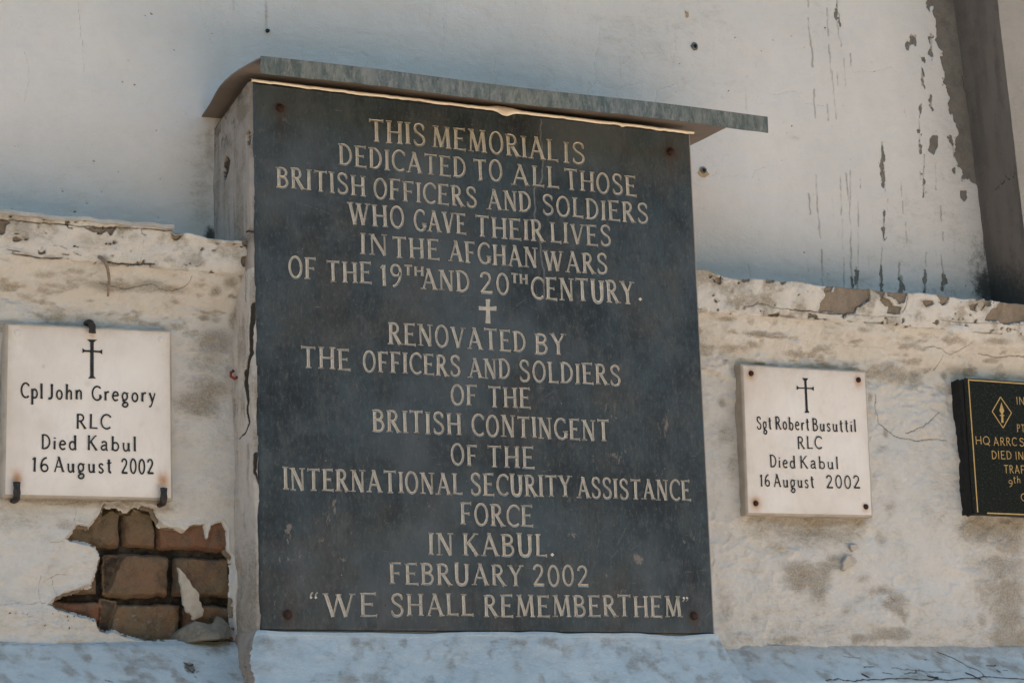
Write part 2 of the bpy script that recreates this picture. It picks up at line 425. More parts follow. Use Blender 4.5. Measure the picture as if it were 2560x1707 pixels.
def mat_brick():
    m = M('old clay brick', 0.95, 0.15)
    c = m.mix(m.ramp(m.noise(13, 5, 0.65), 0.35, 0.65), (0.235, 0.140, 0.085), (0.200, 0.148, 0.092))
    c = m.mix(m.ramp(m.attr('tint'), 0.3, 1.1), c, (0.240, 0.118, 0.072))
    c = m.mix(m.math('MULTIPLY', m.ramp(m.noise(24, 7, 0.75, off=(1, 7, 3)), 0.46, 0.70), 0.75), c, (0.070, 0.052, 0.040))
    c = m.mix(m.math('MULTIPLY', m.ramp(m.noise(110, 5, 0.75), 0.5, 0.72), 0.5), c, (0.24, 0.165, 0.115))
    c = m.mix(m.math('MULTIPLY', m.ramp(m.noise(30, 7, 0.75, off=(3, 3, 3)), 0.46, 0.66), m.math('MULTIPLY', m.attr('dust'), 0.8)), c, (0.175, 0.155, 0.13))
    c = m.mix(m.math('MULTIPLY', m.ramp(m.noise(62, 6, 0.75, off=(5, 1, 3)), 0.56, 0.68), m.attr('dust')), c, (0.34, 0.29, 0.24))
    c = m.mix(m.edge('mortar', 0.4, 0.12, 120), c, m.mix(m.ramp(m.noise(30, 5, 0.7), 0.42, 0.62), (0.030, 0.024, 0.02), (0.095, 0.078, 0.062)))
    m.color(c).bump((m.noise(60, 7, 0.75), 0.009), (m.noise(300, 4), 0.003)); return m.m
def simple(name, a, b, scale=60, rough=0.85, bump=0.001):
    m = M(name, rough, 0.3)
    m.color(m.mix(m.ramp(m.noise(scale, 5), 0.35, 0.68), a, b)).bump((m.noise(scale * 3, 4), bump)); return m.m
MAT_MORTAR, MAT_SLATE, MAT_MARBLE, MAT_GRAN, MAT_GRANS = mat_mortar(), mat_slate(), mat_marble(), mat_granite(), mat_granite_side()
MAT_RUST, MAT_IRON, MAT_FASCIA, MAT_SHEET, MAT_BRICK = mat_rust(), mat_iron(), mat_fascia(), mat_sheet(), mat_brick()
MAT_CARVED = mat_letter('cream paint in carved letters', (0.68, 0.60, 0.50), (0.55, 0.485, 0.405), (0.19, 0.175, 0.15), 0.8, 0.010)
MAT_CROSS = mat_letter('dull paint in carved cross', (0.46, 0.41, 0.345), (0.33, 0.295, 0.25), (0.17, 0.155, 0.135), 0.7, 0.001, 90)
MAT_BLACKLET = mat_letter('black paint lettering', (0.014, 0.016, 0.02), (0.03, 0.032, 0.036), (0.20, 0.19, 0.18), 0.45, 0.001)
MAT_GOLD = mat_letter('gold lettering', (0.50, 0.33, 0.13), (0.42, 0.27, 0.10), (0.2, 0.13, 0.05), 0.3, 0.0005)
MAT_FLAKE = simple('broken plaster', (0.42, 0.385, 0.34), (0.34, 0.31, 0.27), 40, 0.9, 0.002)
MAT_FLAKE2 = simple('sandy render lump', (0.225, 0.195, 0.15), (0.16, 0.138, 0.108), 45, 0.95, 0.004)
MAT_PLUG = simple('grey plastic', (0.10, 0.105, 0.105), (0.17, 0.17, 0.165), 90, 0.6, 0.0008)
MAT_HOLE_SHADE = simple('dark bore', (0.008, 0.008, 0.008), (0.014, 0.013, 0.012), 80)
MAT_RED = simple('red plastic', (0.22, 0.035, 0.02), (0.14, 0.03, 0.02), 200, 0.5, 0.001)
MAT_ROOT = simple('dry cord', (0.26, 0.20, 0.155), (0.17, 0.13, 0.10), 120)
MAT_TAN = simple('sandy undercoat', (0.42, 0.31, 0.17), (0.34, 0.25, 0.14), 120)
def mat_ground():
    m = M('bounce strip and sky blocking slope', 0.95, 0.1)
    sx = m.N.new('ShaderNodeSeparateXYZ'); m.l(m.tc.outputs['Object'], sx.inputs[0])
    bounce_right = m.ramp(m.math('ADD', sx.outputs[0], m.math('MULTIPLY', m.math('SUBTRACT', m.noise(0.9, 3), 0.5), 1.5)), -2.0, 1.6)
    c = m.mix(bounce_right, (0.42, 0.328, 0.26), (0.78, 0.615, 0.50))  # unseen ground made paler to the right to bounce more light from there
    c = m.mix(m.math('MULTIPLY', m.ramp(m.noise(0.8, 5), 0.3, 0.7), 0.3), c, (0.47, 0.385, 0.315))
    c = m.mix(m.math('MULTIPLY', m.ramp(m.noise(40, 5), 0.5, 0.7), 0.4), c, (0.34, 0.285, 0.215))
    g_ = m.mix(m.ramp(m.noise(2.0, 6), 0.35, 0.65), (0.035, 0.045, 0.018), (0.075, 0.07, 0.035))
    f = m.ramp(m.math('ADD', sx.outputs[1], m.math('MULTIPLY', m.math('SUBTRACT', m.noise(1.5, 4), 0.5), 0.8)), -7.4, -6.9)
    c = m.mix(f, g_, c)
    m.color(c).bump((m.noise(30, 5), 0.02)); return m.m

# ------------------------------------------------------------------ ground: unseen; pale strip added for bounce, slope added to block low sky
GZ = -1.95
gx = np.linspace(-40, 40, 60); gy = np.concatenate([np.linspace(-60, -12, 25), np.linspace(-11, 12, 60), np.linspace(14, 40, 8)])
GX, GY = np.meshgrid(gx, gy)
GH = GZ + (fbm(GX, GY, 0.3, 3, 5) - 0.5) * 0.06 + np.clip(-8.5 - GY, 0, 16) * 0.85 + (fbm(GX, GY, 0.25, 4, 6) - 0.5) * 2.0 * np.clip((-8.5 - GY) / 4, 0, 1)  # rise behind the viewer is added to shut out low sky light
tag(grid_obj('ground', (GX, GY, GH), mat_ground()), kind='structure')

# ------------------------------------------------------------------ upper wall
def axis(lo, hi, step, ext_lo, ext_hi, big=0.15):
    a = np.arange(lo, hi + step * 0.5, step)
    l = np.arange(ext_lo, lo - 1e-6, big) if ext_lo < lo else np.array([])
    r = np.arange(hi + big, ext_hi + big, big) if ext_hi > hi else np.array([])
    return np.concatenate([l, a, r])
xs = axis(-0.50, 2.13, 0.0021, -4.0, 5.0)
zs = axis(0.70, 1.60, 0.0021, 0.5, 1.75, 0.1)
X, Z = np.meshgrid(xs, zs)
bare = np.zeros(X.shape); crack = np.zeros(X.shape); mould = np.zeros(X.shape); stain = np.zeros(X.shape)
ZO, ZS = (1900, 0), 660 / 1362
U = lambda pts: xz(pts, YU, ZO, ZS)
peel = [(850, -60), (857, 40), (872, 55), (885, 42), (905, 60), (917, 105), (908, 195), (926, 270), (940, 400), (966, 480), (985, 575), (1003, 600),
        (1014, 680), (1005, 760), (1020, 850), (1048, 918), (1085, 940), (1105, 945), (1130, 962), (1250, 962), (1250, -60)]
poly_mask(bare, xs, zs, U(peel), rag=0.016, freq=55, seed=5)
streaks = [((250, 95), (258, 200), (268, 250), (272, 345), 4), ((248, 0), (250, 35), 3), ((347, 45), (352, 185), 3), ((355, 235), (366, 380), 3),
           ((372, 370), (382, 500), (392, 615), 4), ((396, -20), (393, 70), (402, 150), 9), ((402, 150), (418, 240), 3), ((430, 305), (443, 440), 4),
           ((465, 280), (468, 340), 3), ((280, 465), (277, 530), 7), ((277, 530), (284, 610), 3), ((346, 540), (352, 620), 3),
           ((395, 370), (403, 440), 4), ((630, 735), (628, 870), 7), ((632, 870), (646, 990), 6), ((656, 1030), (655, 1090), 3), ((640, 1095), (636, 1240), 7),
           ((628, 1270), (626, 1400), 5), ((626, 1390), (627, 1500), 12), ((728, 940), (730, 1010), 4), ((735, 1040), (738, 1100), 4), ((752, 1150), (755, 1260), 4),
           ((414, 905), (420, 1110), 4), ((424, 1130), (428, 1290), 3), ((442, 895), (456, 1050), 4), ((464, 880), (462, 1060), (470, 1280), 5),
           ((470, 1280), (474, 1470), 8), ((505, 1040), (508, 1380), 4), ((500, 1380), (503, 1490), 12), ((515, 925), (518, 970), 4), ((289, 905), (292, 970), (312, 1230), 4),
           ((252, 1000), (262, 1105), 3), ((318, 1290), (326, 1470), 5), ((720, 1360), (716, 1420), 8), ((728, 1430), (730, 1510), 17), ((856, 1305), (854, 1400), 6),
           ((852, 1400), (850, 1510), 13), ((930, 1310), (945, 1420), 5), ((945, 1420), (950, 1510), 11), ((832, 540), (818, 620), (822, 780), 6), ((845, 800), (842, 1010), 5),
           ((880, 180), (882, 285), 13), ((882, 500), (880, 558), 8), ((905, 840), (908, 980), 4), ((930, 1060), (936, 1140), 4), ((942, 1200), (944, 1240), 4),
           ((836, 360), (838, 440), 9), ((432, 1330), (436, 1480), 6), ((785, 190), (765, 245), 12), ((800, 185), (800, 235), 8), ((985, 710), (1000, 800), 8),
           ((824, 890), (826, 925), 6), ((748, 570), (752, 605), 3)]
brk = (fbm(X * 3, Z, 60, 4, 21, 0.7) - 0.5)
sm = np.zeros(X.shape)
for s_ in streaks:
    stroke_mask(sm, xs, zs, jag(U(s_[:-1]), 0.0012), max(0.0004, s_[-1] * ZS / 1250 * 0.55 - 0.0008))
drip = np.clip(sm * (0.95 + 1.1 * (fbm(X * 3, Z, 22, 4, 21, 0.7) - 0.45)), 0, 1)
rs5 = random.Random(8)
for k in range(46):     # fainter runs between the marked ones, all ending in the grime above the coping
    q = U([(rs5.uniform(180, 1150), rs5.uniform(880, 1480))])[0]; L = rs5.uniform(0.02, 0.16)
    f_ = np.zeros(X.shape) if k == 0 else f_ * 0
    stroke_mask(f_, xs, zs, jag([q, (q[0] + rs5.uniform(-.004, .004), q[1] - L)], 0.001), 0.0003, rs5.uniform(0.0003, 0.0016), strength=rs5.uniform(0.3, 0.62))
    drip = np.maximum(drip, f_)
poly_mask(bare, xs, zs, U([(890, 695), (915, 700), (918, 750), (898, 805), (868, 775), (875, 720)]), rag=0.003)
poly_mask(bare, xs, zs, U([(1035, 985), (1065, 985), (1070, 1020), (1055, 1045), (1035, 1020)]), rag=0.003)
pt = np.zeros(X.shape)
for p_, w_ in [([(790, 185), (782, 215), (760, 248)], 13), ([(803, 182), (803, 235)], 8), ([(880, 175), (876, 230), (886, 290)], 13), ([(836, 355), (840, 440)], 10), ([(832, 535), (818, 620)], 7), ([(822, 680), (826, 780)], 9),
              ([(845, 800), (840, 900), (846, 1010)], 6), ([(880, 500), (884, 556)], 8), ([(980, 715), (1000, 760), (1012, 830)], 10), ([(1000, 880), (1030, 940)], 9), ([(400, 0), (395, 70), (402, 140)], 8), ([(825, 290), (860, 330)], 6),
              ([(632, 740), (630, 860), (640, 980)], 6), ([(636, 1100), (638, 1235)], 7), ([(626, 1380), (628, 1500)], 10), ([(728, 1440), (730, 1510)], 13), ([(505, 1400), (500, 1490)], 9), ([(850, 1410), (852, 1510)], 11), ([(948, 1430), (950, 1510)], 10), ([(478, 1400), (480, 1490)], 8)]:
    stroke_mask(pt, xs, zs, jag(U(p_), 0.002), w_ * ZS / 1250 * 1.0)
pn = fbm(X * 1.6, Z * 0.8, 70, 4, 121, 0.65)
bare = np.maximum(bare, np.where(pt > 0, np.clip(pt * 1.0 + (pn - 0.56) * 3.2, 0, 1), 0))
# flecks of lost paint near the foot of the wall on the right
fo = U([(200, 1450), (1160, 1450), (700, 1230)])
foot = sstep(0.10, 0.0, Z - 0.752) * sstep(1.35, 1.75, X) * sstep(2.2, 1.9, X)
fl = fbm(X * 1.3, Z * 0.8, 120, 3, 31)
bare = np.maximum(bare, np.clip((fl + foot * 0.26 - 0.82) / 0.14, 0, 0.85) * (foot > 0.02))
c0 = U([(1150, 1400)])[0]
blob(mould, X, Z, c0, 0.06, 0.11, 0.62)
blob(mould, X, Z, U([(1170, 1480)])[0], 0.05, 0.07, 1.0)
blob(mould, X, Z, U([(900, 1505)])[0], 0.32, 0.022, 0.42)
blob(mould, X, Z, xz([(528, 590)], YU)[0], 0.018, 0.024, 1.0)
cr = [[(2385, 0), (2390, 25), (2398, 60), (2396, 85), (2406, 110)], [(2406, 190), (2416, 240), (2421, 280)], [(2441, 360), (2446, 420), (2450, 470), (2458, 560), (2462, 640)],
      [(1930, 238), (1960, 232), (1985, 228), (2015, 260), (2060, 265)], [(2130, 180), (2180, 180), (2230, 168)], [(1800, 446), (1845, 438), (1880, 445), (1890, 425), (1920, 415)],
      [(1752, 440), (1780, 440), (1792, 428)], [(1870, 662), (1875, 675), (1881, 695)],
      [(195, 0), (200, 60), (207, 110), (210, 180)], [(60, 130), (72, 170), (70, 210), (60, 255)], [(755, 120), (757, 140), (762, 165)], [(905, 130), (922, 145), (912, 172)],
      [(1108, 40), (1112, 110), (1106, 125)], [(1240, 150), (1236, 180), (1246, 190), (1236, 212)], [(1500, 60), (1497, 110), (1485, 160), (1490, 205), (1470, 225), (1465, 245)],
      [(1490, 207), (1540, 225), (1560, 215), (1600, 208)], [(1690, 60), (1685, 90), (1690, 125), (1680, 160)], [(1640, 258), (1642, 228), (1690, 210)],
      [(500, 0), (510, 60), (530, 110)], [(2490, 395), (2515, 382), (2560, 378)]]
for k, c_ in enumerate(cr):
    stroke_mask(crack, xs, zs, jag(xz(c_, YU), 0.002), 0.0007 if k > 2 else 0.0014, strength=0.95 if k < 3 or k == 7 else 0.88)
rs = random.Random(3)
pits = [(232, 402), (253, 480), (215, 508), (185, 530), (395, 545), (400, 448), (155, 478), (35, 366), (45, 367), (376, 34), (434, 125), (305, 205), (362, 40), (390, 327),
        (295, 430), (335, 212), (1836, 95), (1697, 160), (1932, 100), (1903, 128), (1979, 90), (2062, 70), (1978, 316), (2185, 180), (2010, 630), (1820, 228)]
for k in range(110): pits.append((rs.uniform(0, 2350), rs.uniform(0, 700)))
for k, p in enumerate(pits):
    q = xz([p], YU)[0]; a = rs.uniform(-0.6, 0.6); L = rs.uniform(0.0004, 0.004) if k < 26 else rs.uniform(0.0, 0.0018)
    stroke_mask(crack, xs, zs, [q, q + L * np.array([math.cos(a), math.sin(a)])], rs.uniform(0.0006, 0.0016) if k < 26 else rs.uniform(0.0001, 0.0009))
for c_, rx, rz, s in [((1270, 25), 0.3, 0.01, 0.0), ((1550, 160), 0.004, 0.06, 0.45), ((1075, 25), 0.003, 0.03, 0.4), ((665, 35), 0.0035, 0.04, 0.75), ((1865, 250), 0.004, 0.03, 0.5),
                      ((583, 10), 0.003, 0.02, 0.5), ((1988, 345), 0.02, 0.006, 0.35), ((525, 390), 0.016, 0.07, 0.75), ((505, 470), 0.035, 0.13, 0.5), ((525, 340), 0.012, 0.03, 0.6), ((470, 420), 0.05, 0.09, 0.25)]:
    if s: blob(stain, X, Z, xz([c_], YU)[0], rx, rz, s)
relief = (fbm(X, Z, 5, 3, 8) - 0.5) * 0.006 + (fbm(X, Z * 1.6, 28, 3, 9) - 0.5) * 0.0018
stain = np.maximum(stain, np.clip((fbm(X, Z, 2.6, 4, 66) - 0.40) * 0.9, 0, 0.34))
Yw = YU + relief + sstep(0.4, 0.6, bare) * 0.0016 + crack * 0.0015
uw = thing('rendered_wall', 'tall pale limewashed wall with vertical drip marks rising behind the black memorial', 'wall', (0.8, YU + 0.15, GZ))
grid_obj('wall_face', (X, Yw, Z), MAT_UP, uw, {'bare': bare, 'crack': crack, 'mould': mould, 'stain': stain, 'drip': drip})
mesh_obj('wall_core', [(-4, YU + 0.03, GZ), (5, YU + 0.03, GZ), (5, YU + 0.32, GZ), (-4, YU + 0.32, GZ), (-4, YU + 0.03, 1.80), (5, YU + 0.03, 1.80), (5, YU + 0.32, 1.80), (-4, YU + 0.32, 1.80)],
         [(0, 3, 2, 1), (4, 5, 6, 7), (0, 1, 5, 4), (1, 2, 6, 5), (2, 3, 7, 6), (3, 0, 4, 7)], MAT_UP, uw)

# ------------------------------------------------------------------ concrete pilaster, right
pl = thing('concrete_pilaster', 'brown bare concrete pilaster standing on the low wall at the right edge', 'pilaster', (2.2, YC + 0.02, 0.76))
zz = np.linspace(0.745, 2.05, 500)
ct, cb_ = P(2385, 0, YU), P(2466, 660, YU)
ft, fb = P(2494, 0, YC + 0.012), P(2567, 640, YC + 0.012)
xc = ct[0] + (zz - ct[2]) * (cb_[0] - ct[0]) / (cb_[2] - ct[2])
xf = ft[0] + (zz - ft[2]) * (fb[0] - ft[0]) / (fb[2] - ft[2])
u = np.linspace(0, 1, 60); Uu, ZZ = np.meshgrid(u, zz)
yb, yf = YU + 0.01, YC + 0.012
XX = xc[:, None] * (1 - Uu) + xf[:, None] * Uu + (fbm(Uu * 0.2, ZZ, 12, 4, 2) - 0.5) * 0.006; YY = yb + (yf - yb) * Uu
mo = np.zeros(XX.shape); np.maximum(mo, 0.95 * sstep(0.97, 0.80, ZZ + Uu * 0.03), out=mo)
st_ = np.clip(0.35 * sstep(0.6, 0.0, Uu) + 0.9 * np.clip(fbm(Uu * 0.25, ZZ * 0.25, 24, 4, 19) - 0.42, 0, 1) * 2.5 + 0.1, 0, 1)
cks = np.zeros(XX.shape)
for c_ in ([(0.10, 1.56), (0.14, 1.47), (0.10, 1.38), (0.13, 1.30)], [(0.05, 1.22), (0.09, 1.12), (0.06, 1.02)], [(0.45, 1.05), (0.62, 1.06), (0.75, 1.075), (0.98, 1.07)]):
    stroke_mask(cks, u, zz, jag(c_, 0.012), 0.0022, strength=0.95)
grid_obj('side_face', (XX, YY, ZZ), MAT_CONC, pl, {'bare': 0 * XX, 'crack': cks, 'mould': mo, 'stain': st_})
XF = xf[:, None] + np.linspace(0, 0.42, 120)[None, :]; ZF = np.repeat(zz[:, None], 120, 1)
YF = np.full(XF.shape, yf) + (fbm(XF, ZF, 12, 4, 4) - 0.5) * 0.004
MAT_CONC2 = mat_plaster('sandy concrete face', (0.36, 0.32, 0.275), (0.31, 0.275, 0.235), (0.2, 0.16, 0.13), (0.2, 0.16, 0.13), (0.2, 0.16, 0.12), (0.2, 0.16, 0.12), wear=0.5)
grid_obj('front_face', (XF, YF, ZF), MAT_CONC2, pl, {'bare': 0 * XF, 'crack': 0 * XF, 'mould': 0.95 * sstep(0.87, 0.76, ZF), 'stain': 0 * XF})

# ------------------------------------------------------------------ low wall (left and right of the pillar)
def face_y(Zv):
    return YL - (YL - 0.056) * sstep(0.595, 0.70, Zv) + 0.0
def low_wall(name, label, x0, x1, left):
    th = thing(name, label, 'wall', ((x0 + x1) / 2, YL, GZ))
    xs = axis(max(x0, -0.52), min(x1, 2.02), 0.0021, x0, x1, 0.12) if left else axis(x0, min(x1, 2.02), 0.0021, x0, x1, 0.12)
    # ---- face with cove
    zs = np.arange(-0.035, 0.7001, 0.0021)
    X, Z = np.meshgrid(xs, zs)
    bare = np.zeros(X.shape); crack = bare.copy(); mould = bare.copy(); stain = bare.copy(); hole = bare.copy(); bulge = bare.copy()
    F = lambda pts, off=(0, 0), s=1.0: xz(pts, YL, off, s)
    n1 = fbm(X, Z, 14, 4, 41 + left); n2 = fbm(X * 0.6, Z, 34, 4, 51 + left)
    # thin horizontal ochre weathering under the coping
    band = sstep(0.50, 0.60, Z) * sstep(0.705, 0.66, Z)
    stain = np.maximum(stain, band * np.clip((fbm(X * 0.40, Z * 1.1, 60, 4, 61) - 0.53) * 3.4, 0, 0.62))
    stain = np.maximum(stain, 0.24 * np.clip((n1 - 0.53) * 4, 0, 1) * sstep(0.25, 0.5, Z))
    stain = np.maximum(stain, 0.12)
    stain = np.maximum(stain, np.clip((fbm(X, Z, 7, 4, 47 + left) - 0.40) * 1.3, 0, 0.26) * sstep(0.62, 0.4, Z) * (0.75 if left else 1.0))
    stain = np.maximum(stain, 0.26 * sstep(0.22, 0.0, Z) * (0.5 + fbm(X, Z, 12, 3, 49)))  # foot dirt, deepened to paint in the view's darker lower edge
    if left:
        lo, ls = (0, 1230), 700 / 2301
        hp = [(830, 130), (850, 90), (900, 95), (940, 88), (985, 80), (1010, 110), (1050, 130), (1090, 95), (1130, 85), (1200, 105), (1270, 120), (1290, 190), (1340, 262), (1400, 280), (1460, 285),
              (1512, 312), (1560, 268), (1610, 262), (1680, 260), (1705, 372), (1735, 275), (1790, 240), (1835, 236), (1872, 312), (1885, 475), (1918, 520), (1942, 640), (1930, 760),
              (1932, 900), (1945, 1100), (1945, 1236), (1430, 1232), (1240, 1240), (1120, 1208), (1000, 1180), (940, 1150), (880, 1162), (820, 1140), (775, 1060), (640, 1020), (560, 1000),
              (470, 972), (430, 935), (372, 930), (420, 890), (460, 848), (540, 815), (625, 800), (680, 765), (738, 755), (760, 700), (778, 625), (800, 545), (772, 462), (640, 420), (560, 405), (515, 382),
              (560, 340), (592, 300), (608, 265), (660, 268), (720, 268), (750, 230), (795, 200)]
        poly_mask(hole, xs, zs, F(hp, lo, ls), rag=0.0025, freq=80, seed=14, ramp=0.009)
        for c_ in [[(605, 270), (600, 230), (618, 180), (605, 100)], [(460, 845), (440, 790), (420, 700), (350, 735)], [(420, 700), (470, 675), (540, 678)], [(330, 905), (318, 790), (328, 680)],
                   [(372, 908), (330, 905), (240, 920), (140, 905), (0, 930)], [(270, 95), (420, 100), (600, 95), (660, 65)], [(380, 418), (500, 405)]]:
            stroke_mask(crack, xs, zs, jag(F(c_, lo, ls), 0.0012), 0.0008, strength=0.9)
        k1, k2 = (0, 500), 680 / 2132
        for c_, w in [([(730, 670), (830, 700), (960, 720), (1040, 705), (1130, 690), (1210, 725), (1310, 735), (1380, 715), (1415, 690), (1425, 640)], 0.0016),
                      ([(1020, 735), (1080, 755), (1150, 740), (1250, 725)], 0.0008), ([(1430, 770), (1500, 765), (1540, 775), (1600, 765)], 0.0006),
                      ([(330, 682), (400, 695), (455, 715)], 0.0010), ([(0, 780), (90, 778)], 0.0006), ([(1630, 730), (1665, 770)], 0.0016)]:
            stroke_mask(crack, xs, zs, jag(F(c_, k1, k2), 0.001), w, strength=0.85)
        for p, rx, rz, s in [((760, 690), 0.05, 0.008, 0.95), ((880, 705), 0.05, 0.010, 1.0), ((1110, 700), 0.035, 0.012, 1.0), ((1300, 725), 0.04, 0.008, 0.8), ((600, 660), 0.04, 0.006, 0.6),
                             ((330, 620), 0.03, 0.008, 0.6), ((400, 690), 0.03, 0.005, 0.6), ((1640, 745), 0.012, 0.010, 0.9), ((1730, 690), 0.016, 0.012, 0.8), ((1820, 630), 0.008, 0.016, 0.7),
                             ((1690, 1120), 0.04, 0.03, 1.0), ((1640, 1480), 0.05, 0.035, 0.8), ((1650, 1250), 0.05, 0.04, 0.6), ((1600, 925), 0.012, 0.006, 0.95), ((1690, 945), 0.012, 0.008, 0.6), ((1640, 600), 0.03, 0.01, 0.5), ((1700, 1330), 0.03, 0.015, 0.45),
                             ((1560, 1590), 0.05, 0.03, 1.0), ((1390, 1000), 0.02, 0.008, 0.7), ((420, 915), 0.02, 0.006, 0.6), ((1480, 1420), 0.015, 0.02, 0.35), ((1810, 950), 0.008, 0.02, 0.6)]:
            blob(stain, X, Z, F([p], k1, k2)[0], rx, rz, s)
        for p, rx, rz, s in [((640, 70), 0.2, 0.012, 0.75), ((520, 270), 0.02, 0.012, 0.7), ((120, 200), 0.12, 0.05, 0.3), ((300, 1100), 0.2, 0.03, 0.25), ((1340, 130), 0.02, 0.01, 0.9)]:
            blob(stain, X, Z, F([p], lo, ls)[0], rx, rz, s)
        spk = fbm(X, Z, 240, 2, 77); rg = np.zeros(X.shape)
        blob(rg, X, Z, F([(560, 1060)], lo, ls)[0], 0.05, 0.025, 1.0); blob(rg, X, Z, F([(150, 980)], lo, ls)[0], 0.06, 0.012, 0.9)
        crack = np.maximum(crack, np.clip((spk + rg * 0.13 - 0.82) / 0.14, 0, 0.9) * (rg > 0.3))
    else:
        ro, rr = (1740, 1260), 820 / 2352
        to, ts = (1720, 660), 840 / 2352
        for c_, w in [([(250, 990), (520, 995), (640, 985), (770, 975)], 0.0012), ([(565, 320), (600, 345), (650, 335), (685, 355)], 0.0011), ([(990, 395), (1035, 350), (1090, 335)], 0.0012),
                      ([(330, 410), (400, 405), (450, 425)], 0.0007), ([(1390, 660), (1420, 690)], 0.002), ([(1380, 700), (1440, 740), (1500, 790), (1520, 840)], 0.0010),
                      ([(960, 610), (1010, 630), (1020, 660), (1055, 670)], 0.0013), ([(1820, 380), (1700, 385), (1600, 390)], 0.0005), ([(545, 620), (548, 660), (600, 670)], 0.0005),
                      ([(660, 895), (700, 905)], 0.0008), ([(2090, 390), (2130, 410), (2200, 400), (2260, 410)], 0.0014), ([(2280, 460), (2270, 560), (2300, 660)], 0.0010),
                      ([(1400, 560), (1410, 510), (1460, 490), (1520, 520), (1545, 580), (1500, 640)], 0.0007), ([(1040, 850), (1070, 830), (1120, 750), (1200, 690), (1300, 640), (1390, 570)], 0.0006),
                      ([(2220, 300), (2285, 320), (2275, 360)], 0.0012)]:
            stroke_mask(crack, xs, zs, jag(F(c_, ro, rr), 0.0015), w, strength=0.8)
        for c_, w in [([(1590, 600), (1640, 598), (1700, 610), (1760, 640), (1800, 645), (1850, 610), (1900, 575)], 0.0013), ([(1720, 740), (1735, 690), (1738, 650)], 0.0014),
                      ([(1990, 640), (2060, 650), (2130, 665), (2200, 655), (2300, 660), (2345, 690)], 0.0016), ([(1955, 660), (1945, 720)], 0.0006), ([(700, 545), (900, 570), (1100, 585), (1330, 600)], 0.0004),
                      ([(320, 510), (400, 515), (520, 530), (600, 535)], 0.0009)]:
            stroke_mask(crack, xs, zs, jag(F(c_, to, ts), 0.0015), w, strength=0.9)
        po, ps = (1800, 880), 420 / 1497
        for c_, w in [([(1380, 380), (1385, 520), (1420, 630), (1497, 690), (1560, 740), (1660, 770), (1760, 790), (1930, 775), (2020, 790)], 0.0012),
                      ([(1660, 720), (1800, 670), (1890, 600), (1960, 535)], 0.0011), ([(1310, 250), (1370, 310)], 0.0007)]:
            stroke_mask(crack, xs, zs, jag(F(c_, po, ps), 0.0018), w, strength=0.95)
        for p, rx, rz, s in [((750, 120), 0.15, 0.022, 1.0), ((750, 200), 0.13, 0.03, 0.72), ((600, 280), 0.05, 0.03, 0.5), ((1150, 200), 0.03, 0.03, 0.5), ((760, 540), 0.05, 0.028, 0.92), ((870, 620), 0.025, 0.035, 0.9),
                             ((930, 440), 0.05, 0.012, 0.8), ((1000, 400), 0.03, 0.015, 0.7), ((1440, 690), 0.035, 0.02, 0.85), ((1380, 930), 0.06, 0.016, 0.95), ((1180, 960), 0.035, 0.012, 0.9),
                             ((1470, 930), 0.03, 0.018, 0.9), ((690, 960), 0.05, 0.012, 0.6), ((430, 800), 0.016, 0.016, 0.6), ((2050, 180), 0.08, 0.04, 0.9), ((2250, 200), 0.08, 0.09, 0.75),
                             ((2180, 430), 0.09, 0.03, 0.8), ((2100, 620), 0.05, 0.05, 0.65), ((2250, 720), 0.07, 0.12, 0.75), ((2250, 960), 0.08, 0.03, 0.95), ((2060, 830), 0.02, 0.025, 0.7),
                             ((1330, 620), 0.05, 0.012, 0.7), ((1330, 250), 0.02, 0.02, 0.5), ((1390, 30), 0.02, 0.02, 0.55), ((1200, 530), 0.02, 0.012, 0.55), ((420, 480), 0.04, 0.012, 0.35), ((200, 780), 0.03, 0.06, 0.4),
                             ((900, 900), 0.2, 0.03, 0.35), ((400, 1000), 0.25, 0.02, 0.3)]:
            blob(stain, X, Z, F([p], ro, rr)[0], rx, rz, s)
        for p, rx, rz, s in [((180, 415), 0.03, 0.006, 0.9), ((460, 515), 0.05, 0.007, 1.0), ((400, 580), 0.025, 0.008, 0.8), ((580, 375), 0.012, 0.01, 0.8), ((730, 640), 0.04, 0.008, 0.8), ((830, 375), 0.015, 0.006, 0.8),
                             ((1130, 495), 0.02, 0.006, 0.8), ((1440, 775), 0.06, 0.022, 1.0), ((1590, 790), 0.03, 0.02, 0.9), ((1520, 690), 0.03, 0.01, 0.6), ((1450, 545), 0.03, 0.01, 0.5), ((2060, 570), 0.04, 0.008, 0.9),
                             ((2270, 530), 0.04, 0.02, 0.9), ((1790, 570), 0.03, 0.006, 0.6), ((1800, 780), 0.012, 0.012, 0.9), ((1300, 730), 0.02, 0.008, 0.7), ((250, 620), 0.05, 0.02, 0.5), ((950, 700), 0.02, 0.006, 0.8)]:
            blob(stain, X, Z, F([p], to, ts)[0], rx, rz, s)
        for p, rx, rz, s in [((20, 450), 0.012, 0.012, 0.7), ((50, 720), 0.03, 0.03, 0.6), ((1420, 190), 0.03, 0.01, 0.9), ((1330, 410), 0.008, 0.012, 0.8), ((1480, 720), 0.008, 0.012, 0.9), ((1440, 860), 0.02, 0.012, 0.5), ((100, 1000), 0.02, 0.05, 0.5)]:
            blob(stain, X, Z, F([p], po, ps)[0], rx, rz, s)
